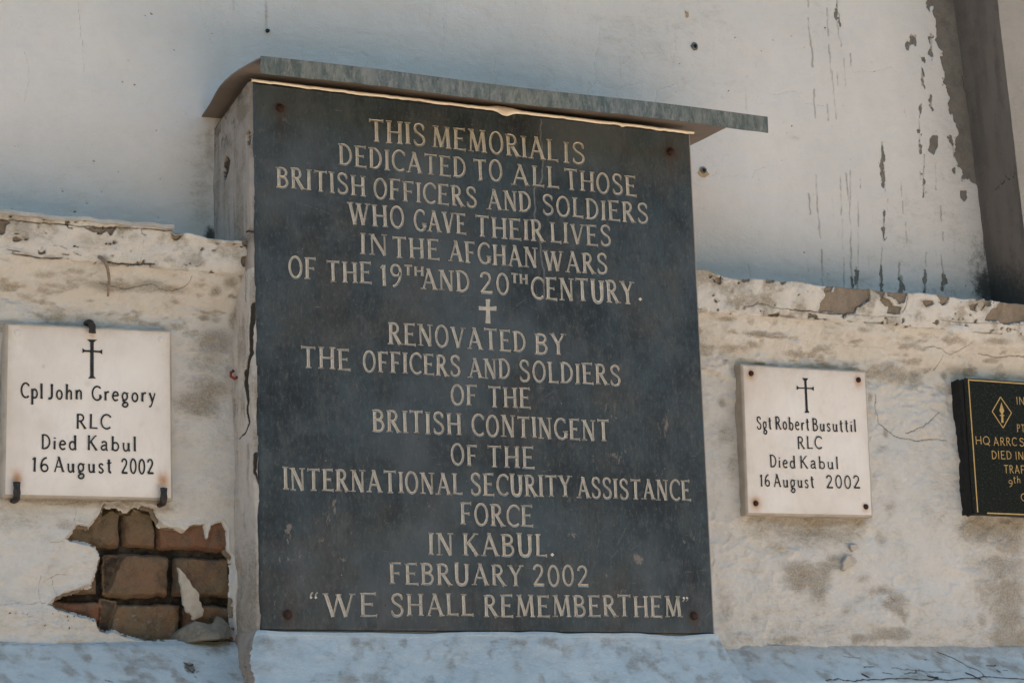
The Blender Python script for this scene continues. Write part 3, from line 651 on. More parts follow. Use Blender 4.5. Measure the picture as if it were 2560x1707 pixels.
        for pg, sg_, rp_, rg_ in [([(330, 88), (1235, 92), (1215, 200), (1120, 300), (1000, 330), (700, 330), (560, 290), (400, 220)], 0.62, 0.03, 0.010), ([(380, 88), (1230, 92), (1200, 150), (900, 180), (420, 150)], 0.95, 0.022, 0.008),
                             ([(600, 420), (760, 400), (950, 440), (1010, 400), (960, 520), (930, 660), (850, 670), (760, 600), (640, 510)], 0.85, 0.016, 0.008), ([(1880, 110), (2352, 105), (2352, 330), (2150, 280), (1960, 250), (1860, 190)], 0.85, 0.025, 0.010),
                             ([(1960, 420), (2352, 380), (2352, 700), (2100, 600), (2000, 480)], 0.6, 0.03, 0.012), ([(2100, 700), (2352, 650), (2352, 1010), (2180, 1000), (2120, 880)], 0.72, 0.03, 0.012), ([(1060, 720), (1280, 610), (1420, 570), (1390, 640), (1240, 680), (1100, 780), (1000, 850)], 0.5, 0.012, 0.006),
                             ([(1100, 950), (1300, 930), (1450, 900), (1530, 930), (1480, 980), (1280, 975), (1120, 985)], 0.95, 0.012, 0.007), ([(1310, 690), (1430, 660), (1520, 800), (1500, 850), (1440, 790), (1330, 750)], 0.85, 0.012, 0.006), ([(540, 960), (760, 950), (770, 990), (620, 1000)], 0.7, 0.01, 0.005),
                             ([(150, 870), (1000, 880), (2352, 1000), (2352, 1060), (200, 1060)], 0.42, 0.04, 0.01)]:
            poly_mask(stain, xs, zs, F(pg, ro, rr), rag=rg_, freq=40, seed=int(pg[0][0]) + 5, strength=sg_, ramp=rp_)
        # a loose blister of plaster above the plaques, and the ring and lumps lower down
        c_ = F([(1760, 600)], to, ts)[0]
        bulge += 0.012 * np.exp(-((X - c_[0]) / 0.045) ** 2) * sstep(0.0, 0.05, Z - c_[1] + 0.012 + 0.35 * np.abs(X - c_[0]) * 0) * sstep(0.10, 0.02, Z - c_[1])
        c_ = F([(1470, 570)], ro, rr)[0]; rd = np.hypot(X - c_[0], Z - c_[1])
        bulge += 0.0018 * np.exp(-((rd - 0.021) / 0.005) ** 2)
        c_ = F([(1250, 780)], ro, rr)[0]
        bulge += 0.018 * (fbm(X, Z, 16, 4, 99) - 0.45) * np.exp(-((X - c_[0]) / 0.12) ** 2 - ((Z - c_[1]) / 0.075) ** 2)
    rdg = 1 - np.abs(2 * fbm(X * 0.8, Z * 1.1, 13, 4, 171 + left) - 1); rdg2 = 1 - np.abs(2 * fbm(X * 0.7, Z * 1.2, 30, 4, 181 + left) - 1)
    patch = sstep(0.42, 0.62, fbm(X, Z, 5, 3, 191 + left))
    relief = (fbm(X, Z, 6, 3, 71 + left) - 0.5) * 0.018 + (fbm(X * 0.7, Z, 22, 4, 81 + left) - 0.5) * 0.008 + (fbm(X, Z, 80, 3, 91) - 0.5) * 0.003 + (rdg ** 4) * 0.004 * patch + (rdg2 ** 5) * 0.003 * patch
    crack = np.maximum(crack, np.clip((rdg ** 6 - 0.90) * 6, 0, 0.42) * patch * sstep(0.5, 0.62, fbm(X, Z, 9, 3, 7)))
    slab_ = np.clip((fbm(X * 0.5, Z, 22, 4, 62) - 0.5) * 10, -1, 1) * 0.0042 * sstep(0.45, 0.58, Z)
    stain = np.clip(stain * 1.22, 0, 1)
    Y = face_y(Z) - relief + slab_ - bulge + sstep(0.4, 0.6, crack) * 0.003
    drop = None
    if left:
        Y = Y + 0.016 * sstep(0.46, 0.80, hole) - 0.0025 * np.exp(-((hole - 0.40) / 0.2) ** 2)
        hv = hole > 0.84
        drop = hv[:-1, :-1] & hv[1:, :-1] & hv[:-1, 1:] & hv[1:, 1:]
        bare = np.maximum(bare, np.clip((hole - 0.52) * 6, 0, 0.75) * sstep(0.45, 0.6, fbm(X, Z, 60, 3, 15)))
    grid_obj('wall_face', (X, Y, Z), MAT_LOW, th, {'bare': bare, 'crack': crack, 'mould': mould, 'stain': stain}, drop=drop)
    # ---- plinth: a sloping foot, then straight down to the ground
    zs2 = np.concatenate([np.arange(GZ, -0.20, 0.2), np.arange(-0.20, -0.0099, 0.0022)])
    X, Z = np.meshgrid(xs, zs2)
    b0 = np.zeros(X.shape); ck = b0.copy(); st = b0.copy()
    sl = np.clip(((-0.012 if left else -0.002) - Z) / 0.092, 0, 1)
    Y = YL + 0.003 - 0.097 * sl ** (1.0 if left else 1.35) - (0.008 * sstep(-0.010, -0.022, Z) if left else 0)
    Y -= (fbm(X, Z, 9, 4, 13) - 0.5) * 0.012 + (fbm(X, Z, 40, 3, 15) - 0.5) * 0.003
    st = np.maximum(np.clip((fbm(X + Z * 0.5, Z * 1.4 - X * 0.2, 36, 4, 19) - 0.45) * 3.0, 0, 0.9), 0.6 * sstep(-0.045, -0.015, Z) * (0 if left else 1))
    G = lambda pts: xz(pts, 0.05, (1740, 1260), 820 / 2352)
    if not left:
        for c_, w in [([(1830, 1045), (1910, 1085), (1980, 1150), (2040, 1195), (2045, 1250)], 0.0016), ([(880, 1270), (960, 1258), (1060, 1272), (1200, 1262), (1420, 1250), (1600, 1262), (1800, 1262), (2080, 1240), (2352, 1262)], 0.0017),
                      ([(1420, 1170), (1560, 1185), (1700, 1200), (1820, 1205)], 0.0012), ([(1480, 1215), (1560, 1210), (1620, 1180)], 0.0014), ([(1620, 1190), (1680, 1240), (1740, 1260)], 0.0012),
                      ([(1230, 1165), (1300, 1160)], 0.0014), ([(1180, 1220), (1200, 1240)], 0.003), ([(1330, 1205), (1390, 1220)], 0.0015), ([(1140, 1075), (1250, 1092)], 0.0011), ([(2120, 1150), (2190, 1148)], 0.0016),
                      ([(2170, 1190), (2180, 1200)], 0.0025), ([(1930, 1210), (1990, 1255)], 0.003), ([(1700, 1100), (1720, 1102)], 0.0012), ([(1640, 1235), (1700, 1245)], 0.003), ([(2210, 1185), (2245, 1188)], 0.001)]:
            stroke_mask(ck, xs, zs2, jag(G(c_), 0.002), w, strength=0.95)
    else:
        G2 = lambda pts: xz(pts, 0.05, (0, 1230), 700 / 2301)
        for c_, w in [([(1530, 1395), (1560, 1425), (1600, 1410)], 0.002), ([(1540, 1440), (1570, 1480), (1590, 1460)], 0.0018), ([(1570, 1510), (1580, 1530)], 0.0014), ([(1600, 1480), (1625, 1470)], 0.0014),
                      ([(830, 1550), (880, 1565)], 0.0016)]:
            stroke_mask(ck, xs, zs2, jag(G2(c_), 0.001), w, strength=0.9)
        blob(b0, X, Z, G2([(1560, 1440)])[0], 0.022, 0.022, 0.62)
        jl = xz([(0, 1612), (60, 1610), (110, 1612), (160, 1606), (230, 1610), (300, 1603)], YL)
        stroke_mask(ck, xs, zs2, jag(jl, 0.0012), 0.0009, strength=0.9)
    Y += sstep(0.4, 0.6, ck) * 0.003
    grid_obj('plinth', (X, Y, Z), MAT_PLINTH, th, {'bare': b0, 'crack': ck, 'mould': 0 * X, 'stain': st})
    # ---- coping course
    zc = np.concatenate([[0.686, 0.6885], np.arange(0.690, 0.7585, 0.0018), [0.7605, 0.762, 0.762]])
    X, Z = np.meshgrid(xs, zc)
    bare = np.zeros(X.shape); ck = bare.copy(); st = bare.copy(); chip = bare.copy()
    Cc = lambda pts, off, s: xz(pts, YC, off, s)
    st = np.maximum(0.16, np.clip((fbm(X, Z, 28, 5, 23 + left) - 0.42) * 3, 0, 0.85))
    if left:
        k1, k2 = (0, 500), 680 / 2132
        for pg in [[(640, 210), (900, 228), (895, 262), (860, 285), (830, 262), (790, 275), (720, 262), (655, 245)], [(-20, 150), (130, 180), (160, 210), (60, 205), (40, 260), (10, 275), (-20, 240)],
                   [(90, 290), (235, 295), (220, 320), (150, 325), (110, 330)], [(-20, 360), (40, 385), (190, 385), (200, 415), (60, 410), (-20, 395)], [(1300, 245), (1420, 255), (1400, 320), (1360, 330), (1330, 280)],
                   [(1870, 270), (1945, 270), (1960, 350), (1900, 380), (1880, 330)], [(1880, 430), (1945, 440), (1945, 530), (1900, 520)], [(1075, 470), (1220, 480), (1225, 500), (1085, 498)]]:
            poly_mask(bare, xs, zc, Cc(pg, k1, k2), rag=0.004, freq=90, seed=int(pg[0][0]) + 900, strength=0.75)
        for c_, w in [([(1090, 235), (1100, 270), (1140, 285)], 0.0014), ([(420, 352), (470, 355), (530, 380)], 0.001), ([(1115, 290), (1125, 400), (1110, 480)], 0.0006), ([(280, 265), (350, 290), (420, 330)], 0.0006),
                      ([(0, 395), (60, 410), (200, 430), (500, 458)], 0.0016), ([(820, 465), (900, 478), (1000, 490), (1220, 498)], 0.0022), ([(580, 405), (650, 430)], 0.0011), ([(500, 425), (550, 430)], 0.0016),
                      ([(0, 160), (200, 180), (420, 192), (660, 215), (900, 230), (1200, 238), (1420, 245)], 0.0016), ([(1225, 495), (1235, 450)], 0.0006)]:
            stroke_mask(ck, xs, zc, jag(Cc(c_, k1, k2), 0.001), w, strength=0.9)
        for p, rx, rz, s in [((760, 330), 0.05, 0.02, 0.6), ((1040, 300), 0.015, 0.01, 0.5), ((1850, 400), 0.03, 0.03, 0.55), ((150, 250), 0.06, 0.02, 0.6), ((1360, 300), 0.02, 0.02, 0.6)]:
            blob(st, X, Z, Cc([p], k1, k2)[0], rx, rz, s)
    else:
        to, ts = (1720, 660), 840 / 2352
        for pg in [[(930, 175), (950, 150), (1010, 150), (1005, 195), (960, 195), (940, 200)], [(915, 330), (930, 250), (960, 195), (1010, 200), (1010, 140), (1200, 160), (1260, 178), (1265, 250), (1240, 275), (1190, 300), (1170, 350), (1050, 350), (910, 330)],
                   [(1280, 180), (1370, 182), (1365, 230), (1400, 240), (1440, 290), (1490, 300), (1495, 360), (1390, 350), (1400, 300), (1350, 280), (1330, 215), (1285, 200)],
                   [(1375, 185), (1520, 195), (1515, 270), (1470, 285), (1440, 240), (1390, 225)], [(1700, 205), (1790, 205), (1812, 245), (1785, 290), (1755, 285), (1735, 245)], [(1625, 265), (1700, 260), (1715, 290), (1660, 300)],
                   [(1930, 225), (2050, 225), (2100, 250), (2110, 300), (2080, 305), (2050, 250), (2010, 262), (1945, 240)], [(2080, 400), (2090, 340), (2140, 300), (2180, 240), (2370, 240), (2370, 400), (2300, 420), (2250, 418), (2180, 405)],
                   [(1950, 285), (2010, 285), (2005, 335), (1970, 325)], [(515, 120), (580, 110), (575, 140), (530, 148)], [(360, 100), (415, 100), (405, 135), (375, 130)], [(80, 55), (215, 75), (215, 100), (160, 85), (90, 75)],
                   [(190, 110), (220, 105), (215, 150), (200, 150)], [(640, 115), (690, 120), (640, 150)]]:
            poly_mask(bare, xs, zc, Cc(pg, to, ts), rag=0.0045, freq=90, seed=int(pg[0][0]) + 7, strength=0.9)
        for c_, w in [([(1175, 350), (1185, 300), (1240, 280), (1270, 240)], 0.0014), ([(1510, 190), (1525, 240), (1520, 300), (1500, 340)], 0.0015), ([(1740, 270), (1770, 292), (1805, 270)], 0.0018),
                      ([(400, 295), (520, 275), (650, 310), (720, 315)], 0.0014), ([(720, 315), (850, 325), (1040, 352)], 0.0018), ([(1040, 352), (1200, 355), (1480, 370)], 0.0012), ([(1780, 390), (1900, 405), (2100, 410), (2352, 425)], 0.0012),
                      ([(580, 165), (600, 195), (660, 180)], 0.0006), ([(630, 125), (720, 145), (770, 170)], 0.0005), ([(890, 150), (930, 185), (990, 155)], 0.0008)]:
            stroke_mask(ck, xs, zc, jag(Cc(c_, to, ts), 0.0012), w, strength=0.9)
        for p, rx, rz, s in [((150, 120), 0.05, 0.02, 0.55), ((1660, 285), 0.03, 0.012, 0.6), ((450, 290), 0.06, 0.006, 0.7), ((680, 150), 0.05, 0.01, 0.5), ((1880, 390), 0.05, 0.008, 0.7)]:
            blob(st, X, Z, Cc([p], to, ts)[0], rx, rz, s)
    edge_ = np.maximum(sstep(0.735, 0.765, Z), sstep(0.712, 0.690, Z))
    bare = np.maximum(bare, np.clip((fbm(X * 0.8, Z, 80, 5, 43 + left, 0.62) + 0.10 * edge_ * fbm(X, Z, 7, 2, 3) * 1.4 - 0.665) / 0.14, 0, 0.68))
    Y = YC - (Z - 0.725) * 0.26 - (fbm(X, Z, 12, 4, 33) - 0.5) * 0.010 - (fbm(X, Z, 45, 4, 35) - 0.5) * 0.007 - 0.0022 * np.exp(-((bare - 0.36) / 0.12) ** 2) + sstep(0.42, 0.6, bare) * 0.0045 + sstep(0.4, 0.6, ck) * 0.003
    Y += np.clip(0.698 - Z, 0, 0.01) * 0.5 * fbm(X, Z, 30, 2, 3)
    Zd = Z + (fbm(X, 0 * Z, 18, 4, 37) - 0.5) * 0.010 * sstep(0.735, 0.76, Z) + (fbm(X, 0 * Z, 22, 4, 38) - 0.5) * 0.009 * sstep(0.71, 0.69, Z)
    if left:   # the top edge is broken away next to the pillar
        Zd -= sstep(-0.13, -0.03, X) * 0.010 * sstep(0.735, 0.76, Z)
        Zd -= sstep(-0.16, -0.15, X) * 0.006 * sstep(0.735, 0.76, Z)
    else:
        Zd += 0.012 * sstep(1.12, 1.0, X) * sstep(0.72, 0.76, Z) - 0.0 * X
    Y[0, :] = 0.075; Y[1, :] = 0.050
    Y[-2, :] += 0.004; Y[-1, :] = YU + 0.006
    grid_obj('coping', (X, Y, Zd), MAT_LOW, th, {'bare': bare, 'crack': ck, 'mould': 0 * X, 'stain': st})
    return th
LW = low_wall('low_wall', 'low plastered wall with a ragged hole showing bricks, left of the black memorial', -4.0, 0.004, True)
RW = low_wall('low_wall', 'low plastered wall with peeling coping, right of the black memorial', 0.996, 5.0, False)
LW_ledge = xz([(0, 541), (440, 571)], YC + 0.03)

# thin mortar skim lying along the top of the left coping
n = 90
xsk = np.linspace(-0.55, -0.155, n)
V, Fc = [], []
for i, x in enumerate(xsk):
    dz = (vnoise(np.array([x * 40.0]), np.array([0.3]), 5)[0] - 0.5) * 0.004
    yfr = YC - 0.016 + (vnoise(np.array([x * 55.0]), np.array([3.3]), 6)[0] - 0.5) * 0.008
    for y, z in ((yfr, 0.7585 + dz), (yfr + 0.001, 0.766 + dz), (YU, 0.770 + dz), (YU, 0.7585 + dz)):
        V.append((x, y, z))
for i in range(n - 1):
    for k in range(4):
        Fc.append((i * 4 + k, (i + 1) * 4 + k, (i + 1) * 4 + (k + 1) % 4, i * 4 + (k + 1) % 4))
Fc += [(3, 2, 1, 0), tuple((n - 1) * 4 + k for k in range(4))]
mesh_obj('mortar_skim', V, Fc, MAT_MORTAR if False else MAT_FLAKE, LW)

# exposed brickwork inside the hole
lo, ls = (0, 1230), 700 / 2301
bx = lambda pts: xz(pts, YL + 0.02, lo, ls)
xs = np.arange(-0.42, 0.004, 0.0017); zs = np.arange(-0.045, 0.26, 0.0017)
X, Z = np.meshgrid(xs, zs)
bh = np.full(X.shape, -1.0); tint = np.zeros(X.shape); dust = np.zeros(X.shape)
Xw = X + (fbm(X, Z, 14, 3, 2) - 0.5) * 0.010 + (fbm(X, Z, 60, 3, 22) - 0.5) * 0.005; Zw = Z + (fbm(X, Z, 14, 3, 7) - 0.5) * 0.010 + (fbm(X, Z, 60, 3, 27) - 0.5) * 0.005
for k, (x0, y0, x1, y1, tn, du) in enumerate([(300, 60, 998, 445, 0.35, 0.3), (1012, 60, 1288, 455, 0.05, 0.25), (1290, 60, 1882, 472, 0.9, 0.55), (200, 515, 808, 848, 0.2, 0.2),
                                    (848, 508, 1388, 855, 0.45, 0.1), (1418, 530, 1902, 862, 0.0, 0.35), (300, 895, 842, 1290, 1.0, 0.6), (868, 905, 1510, 1290, 0.1, 0.75), (1530, 925, 2010, 1290, 0.6, 0.4)]):
    a = bx([(x0, y1)])[0]; b = bx([(x1, y0)])[0]
    cx, cz, hx, hz = (a[0] + b[0]) / 2, (a[1] + b[1]) / 2, abs(b[0] - a[0]) / 2, abs(b[1] - a[1]) / 2
    r = 0.007
    qx = np.abs(Xw - cx) - hx + r; qz = np.abs(Zw - cz) - hz + r
    sd = -(np.hypot(np.maximum(qx, 0), np.maximum(qz, 0)) + np.minimum(np.maximum(qx, qz), 0) - r)
    tilt = (Xw - cx) * rs.uniform(-0.05, 0.05) + rs.uniform(-0.004, 0.004)
    v = sstep(-0.003, 0.008, sd) + tilt * 40 * (sd > 0) - 0.35 * sstep(0.02, 0.0, sd) * fbm(X, Z, 50, 3, 5 + k)
    up = sd > -0.002
    bh = np.where(up, np.maximum(bh, v), bh)
    tint = np.where(up, tn, tint); dust = np.where(up, du, dust)
h = np.clip(bh, 0, 1.6)
smear = np.zeros(X.shape)
poly_mask(smear, xs, zs, bx([(820, 60), (1290, 60), (1290, 200), (1200, 170), (1100, 150), (1040, 210), (960, 180), (900, 150), (830, 210)]), rag=0.006, freq=50, seed=2)
poly_mask(smear, xs, zs, bx([(820, 880), (960, 900), (930, 1000), (900, 1200), (800, 1150), (840, 1000)]), rag=0.006, freq=50, seed=3)
poly_mask(smear, xs, zs, bx([(830, 500), (1030, 500), (1000, 560), (940, 640), (880, 850), (830, 850)]), rag=0.008, freq=40, seed=4)
h = np.where(smear > 0.5, np.maximum(h * 0.55, 0.45 + 0.3 * fbm(X, Z, 40, 3, 6)), h)
dust = np.maximum(dust, 0.0)
Yb = YL + 0.036 - 0.022 * h + (fbm(X, Z, 40, 4, 12) - 0.5) * 0.010 - (fbm(X, Z, 10, 3, 18) - 0.5) * 0.012 + 0.010 * sstep(0.07, 0.02, Z)
grid_obj('exposed_brickwork', (X, Yb, Z), MAT_BRICK, LW, {'tint': tint, 'dust': dust, 'mortar': np.maximum(1 - sstep(0.05, 0.40, h), np.clip(smear * 0.62, 0, 0.55))})

def shard(name, label, px, off, s, Y, thick, mat, tilt, seed, bump=0.003, cup=0.0):
    """a broken plate of plaster: ragged outline, curved and tilted, with thickness"""
    pts = xz(px, Y, off, s); rr = random.Random(seed)
    dense = []
    for a, b in zip(pts, np.roll(pts, -1, 0)):
        for t in (0, 0.33, 0.66):
            dense.append(a + (b - a) * t + (0 if t == 0 else rr.uniform(-0.0015, 0.0015)))
    dense = np.array(dense); c = dense.mean(0)
    n = len(dense); V = []; F = []
    rings = [1.0, 0.93, 0.65, 0.35]
    def yy(p, front):
        d = p - c
        return Y + tilt[0] * d[0] + tilt[1] * d[1] + cup * (d @ d) * 20 + (vnoise(np.array([p[0] * 45]), np.array([p[1] * 45]), seed)[0] - 0.5) * bump
    for k, r in enumerate(rings):
        for p in dense:
            q = c + (p - c) * r
            V.append((q[0], yy(q, 1) + (thick * 0.35 if k == 0 else 0), q[1]))
    V.append((c[0], yy(c, 1), c[1])); ci = len(V) - 1
    base = len(V)
    for p in dense: V.append((p[0], yy(p, 0) + thick, p[1]))
    for k in range(len(rings) - 1):
        for i in range(n): F.append((k * n + i, k * n + (i + 1) % n, (k + 1) * n + (i + 1) % n, (k + 1) * n + i))
    for i in range(n): F.append(((len(rings) - 1) * n + i, (len(rings) - 1) * n + (i + 1) % n, ci))
    for i in range(n): F.append((i, base + i, base + (i + 1) % n, (i + 1) % n))
    F.append(tuple(base + i for i in range(n)))
    return tag(mesh_obj(name, V, F, mat), label, 'plaster piece')
shard('plaster_flake', 'pale pointed plaster flake hanging in front of the bare bricks', [(1440, 622), (1478, 648), (1520, 700), (1560, 742), (1640, 822), (1648, 890), (1700, 960), (1692, 1010), (1640, 1035), (1600, 1042), (1582, 1002), (1530, 970), (1502, 885), (1482, 780)],
      lo, ls, YL - 0.006, 0.008, MAT_FLAKE, (0.25, -0.12), 5, 0.004)
shard('plaster_lump', 'sandy brown slab of broken render slumped on the plinth below the bricks', [(1430, 1262), (1450, 1195), (1505, 1140), (1580, 1082), (1640, 1045), (1725, 1072), (1815, 1060), (1838, 995), (1880, 1010), (1925, 1065), (1945, 1130), (1915, 1195), (1820, 1205), (1700, 1215), (1560, 1235)],
      lo, ls, YL - 0.022, 0.02, MAT_FLAKE2, (-0.25, 0.55), 9, 0.014, 0.6)
shard('plaster_chip', 'curled chip of cream plaster on the wall below the white plaque with rusty screws', [(1050, 420), (1075, 370), (1110, 362), (1150, 385), (1165, 410), (1140, 440), (1095, 445), (1085, 470), (1060, 475)],
      (1740, 1260), 820 / 2352, YL - 0.012, 0.008, MAT_FLAKE, (0.2, -0.25), 12, 0.003)
shard('plaster_chip', 'small square plaster chip between the screwed white plaque and the larger curled chip', [(1100, 292), (1160, 285), (1172, 315), (1130, 340), (1105, 312)],
      (1740, 1260), 820 / 2352, YL - 0.010, 0.006, MAT_FLAKE, (0.2, -0.2), 13, 0.003)

# ------------------------------------------------------------------ pillar behind the slab
pil = thing('memorial_pillar', 'stout plastered pillar with a blue white foot that carries the black slab', 'pillar', (0.5, 0.1, GZ))
def top_z(y): return 1.064 - 0.26 * np.clip(y, 0, 0.3)
ys = np.arange(0.004, YU + 0.02, 0.0021); zs = np.arange(-0.12, 1.0661, 0.0021)
Yg, Zg = np.meshgrid(ys, zs)
Zg2 = np.minimum(Zg, top_z(Yg))
ck = np.zeros(Yg.shape); st = np.zeros(Yg.shape); br = np.zeros(Yg.shape)
S4 = ((480, 120), 700 / 2195)
T = lambda pts, off, s: yz(pts, -0.004, off, s)
for pg in [[(262, 870), (285, 905), (275, 960), (258, 1015), (247, 985), (250, 900)], [(432, 680), (444, 670), (444, 745), (428, 750)]]:
    pg_ = T(pg, *S4); poly_mask(br, ys, zs, pg_.mean(0) + (pg_ - pg_.mean(0)) * 1.5, rag=0.002, strength=1.0, ramp=0.004)
for p, ry, rz, s in [((340, 380), 0.05, 0.03, 1.0), ((280, 450), 0.05, 0.035, 0.8), ((420, 330), 0.03, 0.03, 0.9), ((240, 500), 0.02, 0.07, 0.7), ((330, 520), 0.05, 0.02, 0.5), ((200, 600), 0.006, 0.04, 0.9), ((330, 750), 0.04, 0.03, 0.3), ((460, 1470), 0.02, 0.02, 0.9), ((430, 1500), 0.03, 0.015, 0.8)]:
    blob(st, Yg, Zg, T([p], *S4)[0], ry, rz, s)
for c_, w in [([(432, 690), (430, 900), (440, 1100), (445, 1400)], 0.0006), ([(195, 560), (190, 900), (180, 1400)], 0.0007)]:
    stroke_mask(ck, ys, zs, jag(T(c_, *S4), 0.0015), w, strength=0.75)
Kc = ((-6, 500), 680 / 2132)
for c_, w in [([(1998, 830), (1990, 960), (1982, 1080), (1985, 1200), (1965, 1280), (1955, 1380), (1940, 1440), (1962, 1568)], 0.0075), ([(1945, 250), (1990, 250)], 0.002), ([(1940, 540), (1938, 700), (1955, 800)], 0.0012)]:
    stroke_mask(ck, ys, zs, jag(T(c_, *Kc), 0.002), w, strength=1.0)
Cz = ((594, 700), 600 / 1568)
for c_, w0, w1 in [([(50, 610), (58, 660), (68, 740), (62, 850), (75, 930), (50, 1000), (5, 1040)], 0.008, 0.001), ([(108, 1140), (108, 1250), (118, 1330)], 0.005, 0.001)]:
    stroke_mask(ck, ys, zs, jag(T(c_, *Cz), 0.0015), w0, w1, strength=1.0)
Ez = ((600, 1200), 600 / 1856)
for c_, w in [([(125, 1220), (105, 1290), (70, 1340)], 0.0016), ([(40, 1410), (75, 1360), (85, 1390)], 0.006), ([(70, 1400), (65, 1480), (80, 1530)], 0.0035), ([(0, 1360), (30, 1390)], 0.001)]:
    stroke_mask(ck, ys, zs, jag(T(c_, *Ez), 0.0015), w, strength=1.0)
st = np.maximum(st, 0.60 * np.clip((fbm(Yg * 2.2, Zg * 0.35, 26, 4, 44) - 0.46) * 4, 0, 1))
st = np.maximum(st, 1.0 * sstep(0.93, 1.02, Zg + 0.26 * Yg) * np.clip((fbm(Yg, Zg, 18, 4, 45) - 0.28) * 4, 0, 1))
st = np.maximum(st, 0.8 * sstep(0.03, 0.006, Yg) * np.clip((fbm(Yg, Zg, 14, 3, 46) - 0.4) * 4, 0, 1))
st = np.maximum(st, 0.75 * sstep(0.30, 0.05, Zg))
st = np.maximum(st, 0.7 * sstep(0.69, 0.60, Zg) * sstep(0.25, 0.45, Zg) * np.clip((fbm(Yg * 2, Zg * 0.6, 15, 4, 48) - 0.42) * 4, 0, 1))
low = sstep(0.70, 0.66, Zg)
Xs = -0.004 - (fbm(Yg, Zg, 10, 4, 3) - 0.5) * 0.006 * (1 + low) - (fbm(Yg, Zg, 45, 3, 5) - 0.5) * 0.002 + sstep(0.4, 0.6, ck) * 0.002 + sstep(0.4, 0.6, br) * 0.014
Xs += 0.006 * sstep(0.016, 0.004, Yg)
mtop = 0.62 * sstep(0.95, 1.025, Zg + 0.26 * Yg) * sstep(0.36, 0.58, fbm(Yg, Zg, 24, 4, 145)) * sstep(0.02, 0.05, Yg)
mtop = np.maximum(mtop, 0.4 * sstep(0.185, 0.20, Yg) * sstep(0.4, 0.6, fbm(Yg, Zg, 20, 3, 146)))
js = int(np.searchsorted(zs, 0.692))
def rows(a, b): return (Xs[a:b], Yg[a:b], Zg2[a:b]), {'bare': br[a:b], 'crack': ck[a:b], 'mould': mtop[a:b], 'stain': st[a:b]}
g_, a_ = rows(js, None); grid_obj('pillar_side', g_, MAT_PILLAR, pil, a_, flip=True)
g_, a_ = rows(0, js + 1); grid_obj('pillar_lower_side', g_, MAT_PILLOW, pil, a_, flip=True)
# core: front strip around the slab, right side, back
mesh_obj('pillar_core', [(0.024, 0.006, -0.15), (1.0012, 0.006, -0.15), (1.0012, YU + 0.02, -0.15), (0.024, YU + 0.02, -0.15),
                         (0.024, 0.006, 1.058), (1.0012, 0.006, 1.064), (1.0012, YU + 0.02, 1.01), (0.024, YU + 0.02, 1.01)],
         [(0, 3, 2, 1), (4, 5, 6, 7), (0, 1, 5, 4), (1, 2, 6, 5), (2, 3, 7, 6), (3, 0, 4, 7)], MAT_PILLAR, pil)
# foot below the slab: front flares outward, its left cheek runs back to the pillar side
xs = np.arange(0, 1.0031, 0.0022); t = np.linspace(0, 1, 150)
Xg, Tg = np.meshgrid(xs, t)
top = 0.001 + (fbm(Xg, 0 * Xg, 9, 3, 3) - 0.5) * 0.010
dn = np.clip((Tg - 0.8) / 0.2, 0, 1)
Zf = top - 0.012 * np.clip(Tg / 0.08, 0, 1) - 0.115 * np.clip((Tg - 0.08) / 0.72, 0, 1) - (-GZ - 0.13) * dn
Yf = -0.004 - 0.006 * np.clip(Tg / 0.05, 0, 1) - 0.105 * np.clip((Tg - 0.06) / 0.74, 0, 1) ** 1.1
Yf[0, :] = 0.012
Yf -= ((fbm(Xg, Tg * 0.15, 8, 4, 6) - 0.5) * 0.014 + (fbm(Xg, Tg * 0.15, 50, 3, 8) - 0.5) * 0.003) * np.clip(Tg * 6, 0, 1)
sgn = np.clip(Tg / 0.8, 0, 1)
lf = -0.004 - 0.050 * np.sin(np.clip(sgn, 0, 1) * 1.57) ** 0.8 + (fbm(Tg, 0 * Tg, 12, 4, 9) - 0.5) * 0.02 * np.clip(Tg * 5, 0, 1)
Xf = Xg + (lf * np.clip(1 - Xg / 0.10, 0, 1))
Yf += 0.010 * sstep(0.02, 0.0, Xg)
stf = np.clip((fbm(Xg + Tg * 0.05, Tg * 0.16, 42, 4, 29) - 0.45) * 2.6, 0, 0.85) * sstep(0.03, 0.12, Tg)
grid_obj('pillar_foot', (Xf, Yf, Zf), MAT_PLINTH, pil, {'bare': 0 * Xg, 'crack': 0 * Xg, 'mould': 0 * Xg, 'stain': stf}, flip=True)
uu = np.linspace(0, 1, 60); UU, _ = np.meshgrid(uu, t)
Xc_ = Xf[:, :1] * (1 - UU) + (-0.005) * UU; Yc_ = Yf[:, :1] * (1 - UU) + 0.125 * UU; Zc_ = np.repeat(Zf[:, :1], 60, 1)
Xc_ = Xc_ - (fbm(Yc_, Zc_, 20, 4, 3) - 0.5) * 0.010 * np.sin(UU * 3.14)
ckc = np.zeros(UU.shape)
yax = uu; tax = t
for c_, w in [([(0.10, 0.06), (0.22, 0.2), (0.28, 0.3)], 0.004), ([(0.28, 0.3), (0.38, 0.42), (0.3, 0.48), (0.4, 0.75)], 0.012)]:
    stroke_mask(ckc, yax, tax, jag(c_, 0.01), w, strength=1.0)
Xc_ += sstep(0.4, 0.6, ckc) * 0.006
grid_obj('foot_side', (Xc_, Yc_, Zc_), MAT_PILLAR, pil, {'bare': 0 * UU, 'crack': ckc, 'mould': 0 * UU, 'stain': 0.3 + 0 * UU})
rv = [(1.003, YU, top_z(0) - 1.1), (1.003, YU, 0.0)]
mesh_obj('foot_cheek', [(1.003, 0.0, -0.006), (1.003, -0.112, -0.126), (1.003, -0.112, GZ), (1.003, YU, GZ), (1.003, YU, 0.0)], [(0, 1, 2, 3, 4)], MAT_PLINTH, pil)
